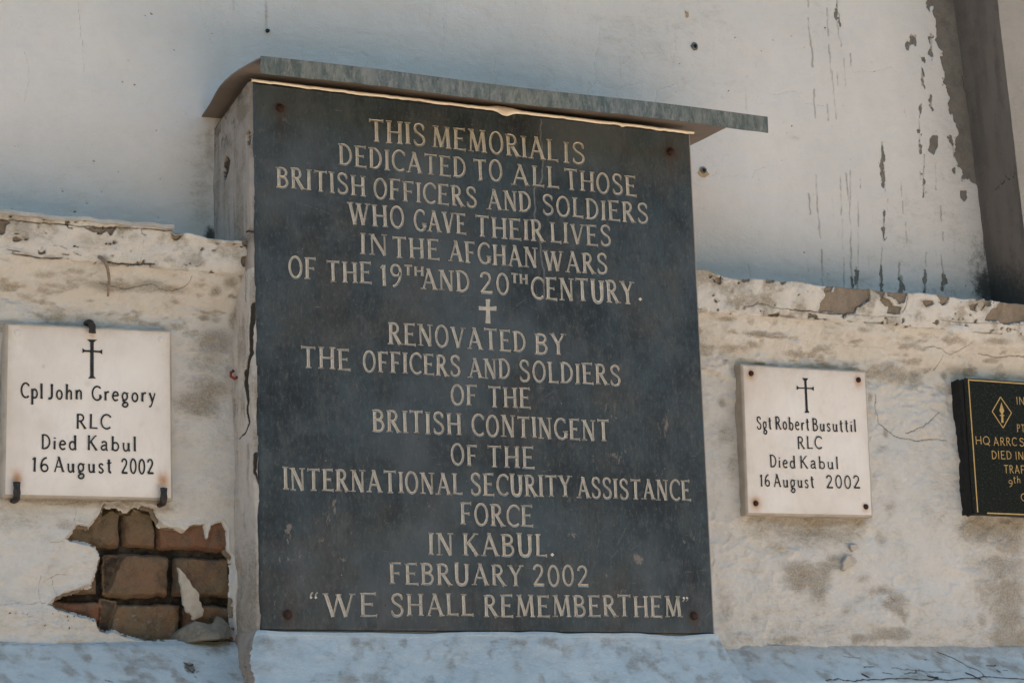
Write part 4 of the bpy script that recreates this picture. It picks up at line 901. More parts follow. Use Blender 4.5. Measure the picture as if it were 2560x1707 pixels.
# mortar bead over the slab
n = 240; V = []; Fc = []
prof = [(-0.0015, 1.0575), (-0.0050, 1.0585), (-0.0055, 1.0610), (-0.003, 1.0635), (0.006, 1.0655)]
for i in range(n):
    x = -0.004 + 1.010 * i / (n - 1); w = (fbm(np.array([x]), np.array([0.2]), 26, 4, 77)[0] - 0.5)
    nick = 0.008 * math.exp(-((x - 0.555) / 0.016) ** 2) + 0.004 * math.exp(-((x - 0.83) / 0.006) ** 2)
    for k, (y, z) in enumerate(prof):
        w2 = (fbm(np.array([x]), np.array([0.7]), 90, 3, 78)[0] - 0.5)
        V.append((x, y + w * 0.002 + w2 * 0.0015, z - (w * 0.003 + w2 * 0.002 + nick) * (1 if k < 2 else 0.2) + (0.006 * math.exp(-((x - 0.55) / 0.03) ** 2) if k > 2 else 0)))
m_ = len(prof)
for i in range(n - 1):
    for k in range(m_ - 1): Fc.append((i * m_ + k, (i + 1) * m_ + k, (i + 1) * m_ + k + 1, i * m_ + k + 1))
mesh_obj('mortar_bead', V, Fc, MAT_MORTAR, pil, smooth=True)

# ------------------------------------------------------------------ canopy over the slab
can = thing('metal_canopy', 'curved sheet metal canopy with a grey green front edge over the black slab', 'canopy', (0.53, 0.04, 1.06))
prof = [(-0.100, 1.0745), (-0.05, 1.0790), (-0.005, 1.0815), (0.035, 1.0815), (0.07, 1.0785), (0.098, 1.0735), (0.12, 1.0660), (0.138, 1.0580), (0.152, 1.0520), (0.168, 1.0475), (YU + 0.002, 1.0400)]
x0, x1 = -0.029, 1.112
nx = 60; V = []; Fc = []; m_ = len(prof)
for i in range(nx):
    x = x0 + (x1 - 0.024 - x0) * i / (nx - 1)
    wz = 0.0015 * math.sin(x * 9) + (0.004 * x / 1.1)
    for lay in (0, 1):
        for (y, z) in prof:
            dq = max(0.0, 1 - (x - x0) / 0.95) ** 0.8
            V.append((x, y, 1.0745 + 0.004 * min(1, (y + 0.1) / 0.1) + (z - 1.0745 - 0.004 * min(1, (y + 0.1) / 0.1)) * dq + wz + 0.0012 * math.sin(x * 31 + y * 20) - (0.003 if lay else 0)))
def vid(i, lay, k): return (i * 2 + lay) * m_ + k
for i in range(nx - 1):
    for k in range(m_ - 1):
        Fc.append((vid(i, 0, k), vid(i + 1, 0, k), vid(i + 1, 0, k + 1), vid(i, 0, k + 1)))
        Fc.append((vid(i, 1, k), vid(i, 1, k + 1), vid(i + 1, 1, k + 1), vid(i + 1, 1, k)))
    Fc.append((vid(i, 0, 0), vid(i, 1, 0), vid(i + 1, 1, 0), vid(i + 1, 0, 0)))
for i in (0, nx - 1):
    for k in range(m_ - 1):
        q = (vid(i, 0, k), vid(i, 0, k + 1), vid(i, 1, k + 1), vid(i, 1, k)); Fc.append(q if i else q[::-1])
mesh_obj('sheet', V, Fc, MAT_SHEET, can)
V = []; Fc = []; nx = 160
for i in range(nx):
    x = x0 + 0.003 + (x1 + 0.012 - x0) * i / (nx - 1)
    wz = 0.0015 * math.sin(x * 9) + 0.004 * x / 1.1; wy = 0.002 * math.sin(x * 13 + 1) + (vnoise(np.array([x * 9.]), np.array([0.]), 4)[0] - .5) * 0.002
    lo_ = (vnoise(np.array([x * 30.]), np.array([0.]), 8)[0] - .5) * 0.0015
    for y, z in ((-0.1045, 1.0775), (-0.1045 + wy, 1.0435 + lo_), (-0.1015 + wy, 1.0435 + lo_), (-0.1015, 1.0775)):
        V.append((x, y, z + wz))
for i in range(nx - 1):
    for k in range(4): Fc.append((i * 4 + k, i * 4 + (k + 1) % 4, (i + 1) * 4 + (k + 1) % 4, (i + 1) * 4 + k))
Fc += [(0, 3, 2, 1), tuple((nx - 1) * 4 + k for k in (0, 1, 2, 3))]
mesh_obj('fascia', V, Fc, MAT_FASCIA, can)

# ------------------------------------------------------------------ lettering: hand drawn strokes
def el(cx, cy, rx, ry, a0, a1, n=14):
    return [(cx + rx * math.cos(RAD(a0 + (a1 - a0) * i / n)), cy + ry * math.sin(RAD(a0 + (a1 - a0) * i / n))) for i in range(n + 1)]
def spl_(pts, n=6):
    p = [pts[0]] + list(pts) + [pts[-1]]; out = []
    for i in range(1, len(p) - 2):
        for j in range(n):
            t = j / n
            out.append(tuple(0.5 * ((2 * p[i][c]) + (-p[i - 1][c] + p[i + 1][c]) * t + (2 * p[i - 1][c] - 5 * p[i][c] + 4 * p[i + 1][c] - p[i + 2][c]) * t * t
                                    + (-p[i - 1][c] + 3 * p[i][c] - 3 * p[i + 1][c] + p[i + 2][c]) * t ** 3) for c in (0, 1)))
    out.append(pts[-1]); return out
# glyph: (width, [(weight, points, serif at start, serif at end)]) ; weight T thick, t thin, c curve ; serif h / v / ''
G = {}
def g(ch, w, *st): G[ch] = (w, st)
g('A', .68, ('t', [(.07, 0), (.34, 1)], 'h', ''), ('T', [(.32, 1), (.61, 0)], '', 'h'), ('t', [(.17, .34), (.48, .34)], '', ''), ('t', [(.24, .985), (.34, .985)], '', ''))
g('B', .52, ('T', [(.1, 0), (.1, 1)], 'h', 'h'), ('c', [(.1, .965), (.24, .965)] + el(.24, .76, .19, .205, 90, -90) + [(.1, .555)], '', ''), ('c', [(.1, .53), (.26, .53)] + el(.26, .285, .21, .245, 80, -90) + [(.1, .04)], '', ''))
g('C', .58, ('c', el(.36, .5, .31, .475, 42, 312, 24), 'v', ''))
g('D', .60, ('T', [(.1, 0), (.1, 1)], 'h', 'h'), ('c', [(.1, .965), (.2, .965)] + el(.2, .5, .34, .465, 90, -90, 18) + [(.1, .035)], '', ''))
g('E', .52, ('T', [(.1, 0), (.1, 1)], 'h', 'h'), ('t', [(.1, .965), (.47, .965)], '', 'v'), ('t', [(.1, .52), (.38, .52)], '', 'v'), ('t', [(.1, .035), (.5, .035)], '', 'v'))
g('F', .50, ('T', [(.1, 0), (.1, 1)], 'h', 'h'), ('t', [(.1, .965), (.47, .965)], '', 'v'), ('t', [(.1, .5), (.38, .5)], '', 'v'))
g('G', .64, ('c', el(.36, .5, .31, .475, 48, 335, 24), 'v', ''), ('T', [(.56, .08), (.56, .40)], '', 'h'))
g('H', .66, ('T', [(.1, 0), (.1, 1)], 'h', 'h'), ('T', [(.56, 0), (.56, 1)], 'h', 'h'), ('t', [(.1, .5), (.56, .5)], '', ''))
g('I', .2, ('T', [(.1, 0), (.1, 1)], 'h', 'h'))
g('J', .36, ('T', spl_([(.26, 1), (.26, .5), (.255, .2), (.20, .06), (.10, .02), (.02, .05)]), 'h', ''))
g('K', .62, ('T', [(.1, 0), (.1, 1)], 'h', 'h'), ('t', [(.12, .47), (.50, 1)], '', 'h'), ('T', [(.22, .58), (.57, 0)], '', 'h'))
g('L', .48, ('T', [(.1, 0), (.1, 1)], 'h', 'h'), ('t', [(.1, .04), (.46, .04)], '', 'v'))
g('M', .78, ('t', [(.09, 0), (.14, 1)], 'h', ''), ('T', [(.13, 1), (.39, .06)], 'h', ''), ('t', [(.39, .06), (.63, 1)], '', ''), ('T', [(.64, 1), (.69, 0)], 'h', 'h'))
g('N', .66, ('t', [(.1, 0), (.1, 1)], 'h', 'h'), ('T', [(.11, .98), (.55, .02)], '', ''), ('t', [(.56, 0), (.56, 1)], '', 'h'))
g('O', .62, ('c', el(.31, .5, .265, .48, 90, 450, 30), '', ''))
g('P', .50, ('T', [(.1, 0), (.1, 1)], 'h', 'h'), ('c', [(.1, .965), (.24, .965)] + el(.24, .73, .20, .235, 90, -90) + [(.1, .495)], '', ''))
g('Q', .66, ('c', el(.31, .5, .29, .48, 90, 450, 30), '', ''), ('t', [(.33, .2), (.62, -.14)], '', ''))
g('R', .58, ('T', [(.1, 0), (.1, 1)], 'h', 'h'), ('c', [(.1, .965), (.24, .965)] + el(.24, .74, .18, .225, 90, -90) + [(.1, .515)], '', ''), ('T', [(.24, .52), (.53, 0)], '', 'h'))
g('S', .52, ('c', spl_([(.45, .80), (.40, .92), (.27, .975), (.13, .92), (.085, .77), (.15, .62), (.29, .51), (.42, .40), (.465, .24), (.40, .08), (.25, .02), (.12, .07), (.06, .2)]), 'v', 'v'))
g('T', .60, ('T', [(.3, 0), (.3, .98)], 'h', ''), ('t', [(.03, .965), (.57, .965)], 'v', 'v'))
g('U', .62, ('T', spl_([(.1, 1), (.1, .55), (.11, .25), (.18, .07), (.31, .02), (.44, .07), (.51, .25), (.52, .55), (.52, 1)], 5), 'h', 'h'))
g('V', .64, ('T', [(.08, 1), (.33, .02)], 'h', ''), ('t', [(.33, .02), (.57, 1)], '', 'h'))
g('W', .92, ('T', [(.07, 1), (.27, .02)], 'h', ''), ('t', [(.27, .02), (.45, .98)], '', 'h'), ('T', [(.44, .96), (.64, .02)], '', ''), ('t', [(.64, .02), (.85, 1)], '', 'h'))
g('Y', .60, ('T', [(.06, 1), (.30, .5)], 'h', ''), ('t', [(.30, .5), (.54, 1)], '', 'h'), ('T', [(.30, 0), (.30, .52)], 'h', ''))
g('0', .54, ('c', el(.27, .5, .215, .48, 90, 450, 30), '', ''))
g('1', .28, ('T', [(.17, 0), (.17, .98)], '', ''), ('t', [(.04, .82), (.17, .96)], '', ''))
g('2', .56, ('c', spl_([(.08, .76), (.11, .90), (.24, .975), (.38, .92), (.44, .76), (.40, .58), (.28, .38), (.15, .17), (.06, .05)]), '', ''), ('T', [(.06, .05), (.50, .05)], '', 'v'))
g('6', .52, ('c', spl_([(.40, .95), (.26, .88), (.14, .70), (.085, .45), (.09, .22), (.17, .06), (.28, .02), (.39, .07), (.45, .24), (.40, .42), (.29, .49), (.17, .44), (.10, .30)]), '', ''))
g('9', .52, ('c', spl_([(.44, .66), (.38, .53), (.26, .48), (.14, .54), (.08, .72), (.13, .90), (.26, .975), (.39, .91), (.455, .72), (.44, .45), (.36, .20), (.22, .03), (.12, -.01)]), '', ''))
g('.', .14, ('T', [(.07, .04), (.07, .14)], '', ''))
XH = .60
g('a', .50, ('c', spl_([(.10, .50), (.17, .58), (.27, .60), (.35, .55), (.38, .45), (.38, .15), (.40, .04), (.46, .0)]), '', ''), ('c', spl_([(.38, .36), (.25, .34), (.13, .28), (.08, .16), (.13, .05), (.23, .03), (.33, .09), (.38, .17)]), '', ''))
g('b', .50, ('T', [(.1, 0), (.1, 1)], '', 'h'), ('c', el(.26, .28, .19, .28, 145, -145, 20), '', ''))
g('d', .52, ('c', el(.24, .28, .18, .28, 35, 325, 20), '', ''), ('T', [(.42, 1), (.42, .06), (.48, 0)], 'h', ''))
g('e', .48, ('c', spl_([(.09, .33), (.40, .36), (.38, .52), (.26, .60), (.13, .52), (.07, .30), (.12, .10), (.25, .0), (.41, .08)]), '', ''))
g('g', .50, ('c', el(.23, .33, .165, .25, 90, 450, 22), '', ''), ('t', [(.34, .52), (.47, .56)], '', ''), ('c', spl_([(.15, .11), (.11, .03), (.20, -.04), (.36, -.10), (.42, -.22), (.34, -.36), (.20, -.38), (.09, -.30), (.11, -.18), (.25, -.09)]), '', ''))
g('h', .50, ('T', [(.1, 0), (.1, 1)], '', 'h'), ('c', spl_([(.11, .38), (.18, .53), (.29, .58), (.38, .52), (.40, .38), (.40, .0)]), '', ''))
g('i', .2, ('T', [(.1, 0), (.1, .58)], 'h', ''), ('T', [(.1, .74), (.1, .82)], '', ''))
g('l', .2, ('T', [(.1, 0), (.1, 1)], 'h', 'h'))
g('n', .50, ('T', [(.1, 0), (.1, .6)], '', ''), ('c', spl_([(.11, .38), (.18, .53), (.29, .58), (.38, .52), (.40, .38), (.40, .0)]), '', ''))
g('o', .48, ('c', el(.24, .29, .175, .285, 90, 450, 24), '', ''))
g('p', .50, ('T', [(.1, -.42), (.1, .6)], 'h', ''), ('c', el(.26, .29, .18, .28, 145, -145, 20), '', ''))
g('r', .36, ('T', [(.1, 0), (.1, .6)], 'h', ''), ('c', spl_([(.11, .38), (.17, .52), (.26, .58), (.34, .55)]), '', ''))
g('s', .40, ('c', spl_([(.33, .50), (.25, .585), (.14, .57), (.09, .45), (.16, .34), (.27, .26), (.33, .14), (.26, .02), (.15, .01), (.06, .10)]), '', ''))
g('t', .36, ('T', spl_([(.16, .88), (.16, .4), (.165, .12), (.21, .03), (.30, .03)]), '', ''), ('t', [(.03, .62), (.32, .66)], '', ''))
g('u', .52, ('c', spl_([(.1, .58), (.1, .22), (.14, .06), (.24, .02), (.34, .08), (.40, .22)]), 'h', ''), ('T', [(.40, .58), (.40, .08), (.46, .0)], '', ''))
g('y', .50, ('T', [(.06, .6), (.25, .04)], '', ''), ('t', spl_([(.43, .6), (.30, .15), (.20, -.18), (.11, -.32), (.02, -.30)]), '', ''))

class Pen:
    """collects flat strokes lying on a slab face; every stroke a hair above the one it crosses"""
    def __init__(s, Y): s.Y = Y; s.v = []; s.f = []; s.uv = []; s.k = 0; s.rr = random.Random(5)
    def ribbon(s, pts, hw, wob=0.05, flare=0.0, close=False):
        pts = [np.array(p, float) for p in pts]
        if len(pts) == 2:
            a, b = pts; pts = [a + (b - a) * t for t in (0, .12, .35, .65, .88, 1)]
        n = len(pts); y = s.Y - 0.00025 - 0.00006 * (s.k % 16); s.k += 1
        base = len(s.v)
        for i, p in enumerate(pts):
            if close and i in (0, n - 1): t = pts[1] - pts[-2]
            else: t = pts[min(i + 1, n - 1)] - pts[max(i - 1, 0)]
            L = np.hypot(*t) + 1e-12; nn = np.array([-t[1], t[0]]) / L
            e = abs(2 * i / (n - 1) - 1)
            w = hw * (1 + s.rr.uniform(-wob, wob) + flare * e ** 3)
            if close and i == n - 1: w = s.w0
            if i == 0: s.w0 = w
            a, b = p + nn * w, p - nn * w
            s.v += [(a[0], y, a[1]), (b[0], y, b[1])]
            if i:
                k = base + 2 * i
                s.f.append((k - 2, k - 1, k + 1, k)); s.uv += [(0, 0), (1, 0), (1, 1), (0, 1)]
    def poly(s, pts):
        y = s.Y - 0.00025 - 0.00006 * (s.k % 16); s.k += 1; b = len(s.v)
        ar = sum(p[0] * q[1] - q[0] * p[1] for p, q in zip(pts, list(pts[1:]) + [pts[0]]))
        if ar < 0: pts = pts[::-1]
        for p in pts: s.v.append((p[0], y, p[1]))
        s.f.append(tuple(range(b, b + len(pts)))); s.uv += [(0.2, 0)] * len(pts)
    def word(s, txt, p0, p1, cap, thick=.075, thin=.047, curve=.062, serif=.13, shear=0.0, jit=1.0, gap=.13):
        ws = [G[c][0] for c in txt]; tot = sum(ws) + gap * (len(txt) - 1)
        p0, p1 = np.array(p0), np.array(p1); dirv = p1 - p0; L = np.hypot(*dirv)
        ex = dirv / tot; up = np.array([0.0, cap]); x = 0.0
        for c in txt:
            w, sts = G[c]
            hs = 1 + s.rr.uniform(-.025, .025) * jit; rot = s.rr.uniform(-.02, .02) * jit; dy = s.rr.uniform(-.02, .02) * jit
            tr = lambda q: p0 + ex * (x + q[0] + rot * (q[1] - .5)) + up * (q[1] * hs + dy)
            for wt, pts, sa, sb in sts:
                hw = {'T': thick, 't': thin, 'c': curve}[wt] * cap
                P_ = [tr(q) for q in pts]
                close = pts[0] == pts[-1] or (abs(pts[0][0] - pts[-1][0]) < 1e-6 and abs(pts[0][1] - pts[-1][1]) < 1e-6)
                s.ribbon(P_, hw, 0.07 * jit, 0.22 if (serif and wt == 'T') else 0.0, close)
                if serif:
                    for q, kd in ((P_[0], sa), (P_[-1], sb)):
                        sl = serif * cap; eu = ex / np.hypot(*ex)
                        if kd == 'h':
                            up_ = 1 if q is P_[0] and P_[0][1] > P_[-1][1] or q is P_[-1] and P_[-1][1] > P_[0][1] else -1
                            o_ = np.array([0, -up_ * 0.028 * cap])
                            s.ribbon([q - eu * sl * s.rr.uniform(.9, 1.1) + o_, q + eu * sl * s.rr.uniform(.9, 1.1) + o_], 0.033 * cap, 0.08)
                        elif kd == 'v':
                            s.ribbon([q - np.array([0, sl * .55]), q + np.array([0, sl * .55])], 0.036 * cap, 0.08)
            x += w + gap
    def build(s, name, mat, parent):
        me = bpy.data.meshes.new(name); me.from_pydata([tuple(map(float, v)) for v in s.v], [], s.f)
        uvl = me.uv_layers.new(name='across'); uvl.data.foreach_set('uv', np.array(s.uv, np.float32).ravel())
        me.update(); o = link(name, me, mat, parent)
        # faces look towards the viewer (-Y)
        for p in me.polygons:
            if p.normal.y > 0: p.flip()
        return o
def px_word(pen, txt, x0, y0, x1, y1, cap, Y, **kw):
    a, b = P(x0, y0, Y), P(x1, y1, Y); c = P((x0 + x1) / 2, (y0 + y1) / 2 - cap, Y); m_ = P((x0 + x1) / 2, (y0 + y1) / 2, Y)
    pen.word(txt, (a[0], a[2]), (b[0], b[2]), c[2] - m_[2], **kw)

# ------------------------------------------------------------------ the black memorial slab
slab = thing('memorial_slab', 'large black stone memorial slab with carved cream lettering on the pillar', 'memorial plaque', (0.5, 0.0, 0.0))
xs = np.arange(0, 1.0001, 0.0025); zs = np.arange(0, 1.0599, 0.0025)
X, Z = np.meshgrid(xs, zs)
rust = np.zeros(X.shape); ck = np.zeros(X.shape); scar = np.zeros(X.shape)
S = lambda pts, off=(0, 0), s=1.0: xz(pts, 0, off, s)
bolts = [(700, 272), (1676, 381), (719.6, 1536), (1734.6, 1539)]
for b in bolts:
    c = S([b])[0]
    blob(rust, X, Z, c, 0.015, 0.015, 0.85); blob(rust, X, Z, c + np.array([0, -0.02]), 0.007, 0.03, 0.55)
blob(scar, X, Z, S([(716, 300)])[0], 0.018, 0.018, 0.8)
Dz = ((1180, 700), 620 / 1620); Fz = ((1180, 1200), 670 / 2072); Ez = ((600, 1200), 600 / 1856)
for p, rx, rz, s_ in [((900, 880), 0.03, 0.035, .8), ((930, 800), 0.012, 0.05, .7), ((1260, 950), 0.04, 0.06, .8), ((950, 1140), 0.05, 0.03, .85), ((790, 1170), 0.012, 0.02, .8), ((1190, 1080), 0.03, 0.06, .6), ((1100, 1190), 0.02, 0.012, .8),
                      ((300, 840), 0.03, 0.012, .85), ((410, 790), 0.012, 0.02, .7), ((1030, 450), 0.05, 0.035, .55), ((500, 1195), 0.006, 0.02, .8), ((1050, 1290), 0.012, 0.02, .7), ((1230, 810), 0.05, 0.04, .5)]:
    blob(scar, X, Z, S([p], *Dz)[0], rx, rz, s_)
for p, rx, rz, s_ in [((775, 425), 0.018, 0.016, .9), ((1280, 610), 0.022, 0.022, 1.0), ((1700, 450), 0.018, 0.016, .9), ((1560, 650), 0.012, 0.02, .7), ((1145, 850), 0.022, 0.022, .9), ((1030, 730), 0.012, 0.014, .8), ((530, 380), 0.016, 0.03, .6), ((1480, 330), 0.03, 0.04, .5),
                      ((1130, 390), 0.012, 0.02, .6), ((1290, 930), 0.012, 0.04, .6), ((965, 380), 0.012, 0.012, .6), ((1640, 470), 0.012, 0.012, .8)]:
    blob(scar, X, Z, S([p], *Fz)[0], rx, rz, s_)
for p, rx, rz, s_ in [((730, 200), 0.014, 0.035, 1.0), ((680, 290), 0.012, 0.02, .9), ((375, 400), 0.012, 0.05, .9), ((625, 465), 0.012, 0.014, 1.0), ((460, 580), 0.012, 0.012, .9), ((370, 610), 0.014, 0.02, .85), ((300, 580), 0.02, 0.025, .8),
                      ((465, 690), 0.008, 0.04, .8), ((800, 600), 0.03, 0.025, .75), ((920, 710), 0.006, 0.025, .8), ((270, 940), 0.006, 0.016, .8), ((405, 165), 0.01, 0.01, .8), ((290, 310), 0.014, 0.03, .6), ((1500, 250), 0.012, 0.02, .8), ((1450, 185), 0.016, 0.014, .8), ((945, 130), 0.012, 0.014, .8),
                      ((230, 680), 0.016, 0.05, .5), ((1570, 400), 0.02, 0.008, .7)]:
    blob(scar, X, Z, S([p], *Ez)[0], rx, rz, s_)
for p, rx, rz, s_ in [((1200, 700), 0.02, 0.05, .55), ((1260, 760), 0.03, 0.05, .45), ((1490, 680), 0.01, 0.03, .6), ((1400, 860), 0.004, 0.04, .5), ((1090, 900), 0.008, 0.012, .7)]:
    blob(scar, X, Z, S([p], (1150, 180), 800 / 2091)[0], rx, rz, s_)
rs2 = random.Random(21)
Bz = ((1150, 180), 800 / 2091)
stroke_mask(ck, xs, zs, jag(S([(530, 310), (528, 420), (545, 580), (530, 720), (485, 760), (490, 960), (520, 1020), (530, 1200), (550, 1320), (545, 1480)], *Bz), 0.002), 0.0028, strength=0.8)
# long fine scratches and the arcs of an old wiping
def scr(pts, w=0.0003, s_=0.97): stroke_mask(ck, xs, zs, pts, w, strength=s_)
for c_ in [[(365, 850), (520, 900), (590, 930)], [(550, 430), (595, 500)], [(720, 850), (860, 860)], [(1420, 1465), (1530, 1455)], [(180, 540), (240, 545)], [(690, 920), (690, 970)]]: scr(S(c_, (600, 180), 600 / 1568))
for c_ in [[(265, 190), (340, 130)], [(275, 630), (325, 470)], [(405, 700), (560, 720)], [(445, 1250), (520, 1240)], [(1430, 1148), (1460, 1148)], [(480, 760), (540, 720)]]: scr(S(c_, *Dz))
for c_ in [[(1125, 500), (1200, 350)], [(1760, 480), (1775, 250)], [(1060, 620), (1130, 540)], [(1230, 540), (1310, 480)], [(1805, 1060), (1850, 1010)], [(965, 540), (985, 440)], [(395, 640), (370, 760)]]: scr(S(c_, *Fz))
for k in range(8):
    c = S([(700, 330 - k * 3)], (600, 700), 600 / 1568)[0]; r = 0.12 + k * 0.012
    scr([c + r * np.array([math.cos(RAD(a)), math.sin(RAD(a))]) for a in np.linspace(40 + rs2.uniform(-10, 10), 95 + rs2.uniform(-15, 15), 9)], 0.0002, 0.86)
for k in range(7):
    c = S([(1000, 560)], (600, 700), 600 / 1568)[0]; r = 0.05 + k * 0.013
    scr([c + r * np.array([math.cos(RAD(a)), math.sin(RAD(a))]) for a in np.linspace(-80 + rs2.uniform(-10, 10), -15 + rs2.uniform(-10, 10), 9)], 0.0002, 0.86)
for k in range(130):
    c = np.array([rs2.uniform(0.02, .98), rs2.uniform(0.02, .8)]); a = rs2.uniform(0, math.pi); L = rs2.uniform(0.006, 0.045)
    scr([c, c + L * np.array([math.cos(a), math.sin(a)])], 0.0002, rs2.uniform(0.72, 0.98))
Y = (fbm(X, Z, 3, 3, 4) - 0.5) * 0.003 * np.clip(np.minimum(np.minimum(X, 1 - X), np.minimum(Z, 1.06 - Z)) * 20, 0, 1)
Y = np.maximum(Y, -0.0001)
# slightly worn arrises
e = np.minimum(np.minimum(X, 1 - X), np.minimum(Z - 0, 1.0598 - Z))
Y = np.where(e < 0.003, Y + 0.003, Y * 0)
Y = np.where(e < 0.0012, 0.014, Y)
grid_obj('slab_face', (X, Y, Z), MAT_SLATE, slab, {'rust': rust, 'crack': ck, 'scar': scar})
for b in bolts:
    c = P(b[0], b[1], 0)
    lathe_y('bolt', [(0.0085, 0.001), (0.0085, -0.003), (0.007, -0.0055), (0.003, -0.0068), (0.0005, -0.007)], (c[0], 0, c[2]), MAT_RUST, slab, 14, 0.06, int(b[0]))
LINES = [
 [('THIS', 925, 355, 1062, 366.5, 56), ('MEMORIAL', 1083, 370, 1394, 404, 55), ('IS', 1411, 408, 1462, 412, 53)],
 [('DEDICATED', 849, 413.5, 1164, 447, 52), ('TO', 1186, 451, 1255, 456, 52), ('ALL', 1281, 463, 1397, 471.5, 52), ('THOSE', 1414, 475, 1590, 492.5, 51)],
 [('BRITISH', 693, 469, 912, 492, 52), ('OFFICERS', 936, 496.5, 1191, 520, 51), ('AND', 1220, 525, 1327, 531.5, 51), ('SOLDIERS', 1357, 537, 1620, 561, 50)],
 [('WHO', 873, 562, 1009, 572, 54), ('GAVE', 1036, 576.5, 1164, 587, 52), ('THEIR', 1190, 592, 1359, 606, 53), ('LIVES', 1378, 606.5, 1527, 617.5, 51)],
 [('IN', 902, 636, 968, 640, 52), ('THE', 982, 645, 1097, 650, 52), ('AFGHAN', 1124, 654, 1342, 671, 52), ('WARS', 1362, 677, 1518, 687, 51)],
 [('OF', 723, 695, 789, 699.5, 53), ('THE', 817, 704, 928, 709.5, 53), ('19', 951, 714, 1004, 718, 54), ('TH', 1011, 688.5, 1058, 691.5, 25), ('AND', 1055, 723, 1173, 731.5, 52),
  ('20', 1200, 733, 1272, 737.5, 53), ('TH', 1279, 707.5, 1318, 711, 24), ('CENTURY', 1329, 746.5, 1583, 761.5, 55)],
 [('RENOVATED', 973, 859.5, 1314, 882, 53), ('BY', 1339, 886, 1413, 889, 53)],
 [('THE', 754, 920.5, 875, 926, 54), ('OFFICERS', 909, 928.5, 1150, 942, 52), ('AND', 1173, 944.5, 1274.5, 948, 50), ('SOLDIERS', 1299, 953, 1550.5, 964.5, 52)],
 [('OF', 1129, 1013, 1192, 1015, 51.5), ('THE', 1222, 1017.5, 1325.5, 1021, 51.5)],
 [('BRITISH', 933, 1079, 1152, 1088, 55), ('CONTINGENT', 1181, 1088.5, 1522.5, 1103, 53.5)],
 [('OF', 1129, 1162.5, 1193, 1164.5, 52), ('THE', 1220, 1168.5, 1335, 1171, 54)],
 [('INTERNATIONAL', 710, 1224, 1155, 1237, 55), ('SECURITY', 1178, 1238, 1427, 1243, 54), ('ASSISTANCE', 1445, 1244, 1725.5, 1252, 51)],
 [('FORCE', 1153, 1311, 1331.5, 1317, 55)],
 [('IN', 1073, 1386.8, 1132, 1387.5, 56), ('KABUL', 1159, 1389, 1367, 1391.5, 56)],
 [('FEBRUARY', 975, 1459.5, 1306, 1465, 53.5), ('2002', 1333, 1463.5, 1472, 1466, 51.5)],
 [('WE', 810, 1541, 942, 1542, 58), ('SHALL', 978, 1541, 1182, 1538, 56), ('REMEMBER', 1211, 1542, 1540.5, 1542, 55), ('THEM', 1546, 1542, 1703, 1542, 54)]]
def dotmark(pen, px, py, r=5.0, Y=0):
    pen.poly([tuple(q) for q in xz([(px, py - r), (px + r, py), (px, py + r), (px - r, py)], Y)])
for k, ln in enumerate(LINES):
    pen = Pen(0.0); pen.rr = random.Random(100 + k)
    for (t, x0, y0, x1, y1, cap) in ln:
        kw = dict(thick=.079, thin=.050, curve=.063, serif=.14) if cap > 30 else dict(thick=.135, thin=.10, curve=.11, serif=.18)
        px_word(pen, t, x0 - 1, y0, x1 + 1, y1, cap, 0.0, **kw)
    if k == 5: dotmark(pen, 1600.5, 748, 4.6)
    if k == 13: dotmark(pen, 1380.5, 1386, 4.8)
    if k == 15:
        for x, y in ((777, 1493), (789, 1493)):
            q = xz([(x + 5, y - 13), (x, y - 7), (x, y - 1)], 0); pen.ribbon(spl_([tuple(a) for a in q], 4), 0.0016); pen.poly([tuple(a) for a in xz([(x - 3.5, y), (x, y - 3.5), (x + 4, y), (x, y + 3.5)], 0)])
        for x, y in ((1709, 1494), (1717, 1494)):
            q = xz([(x + 1, y), (x + 1, y + 4), (x - 3, y + 9)], 0); pen.ribbon(spl_([tuple(a) for a in q], 4), 0.0014); pen.poly([tuple(a) for a in xz([(x - 3.5, y), (x, y - 3.5), (x + 3.5, y), (x, y + 3)], 0)])
    pen.build('inscription_line', MAT_CARVED, slab)
pen = Pen(0.0)
cq = xz([(1214, 748), (1225.5, 748), (1224, 765), (1224.5, 767), (1241, 765.5), (1241, 777), (1225, 776), (1225, 779), (1226, 809), (1213.5, 808), (1215, 779), (1214.5, 776), (1197, 775.5), (1196.5, 765), (1214.5, 767), (1215, 764)], 0)
a = [tuple(q) for q in cq]
pen.poly([a[0], a[1], a[2], a[15]]); pen.poly([a[2], a[3], a[6], a[7], a[10], a[11], a[14], a[15]]); pen.poly([a[3], a[4], a[5], a[6]]); pen.poly([a[7], a[8], a[9], a[10]]); pen.poly([a[11], a[12], a[13], a[14]])
pen.build('carved_cross', MAT_CROSS, slab)

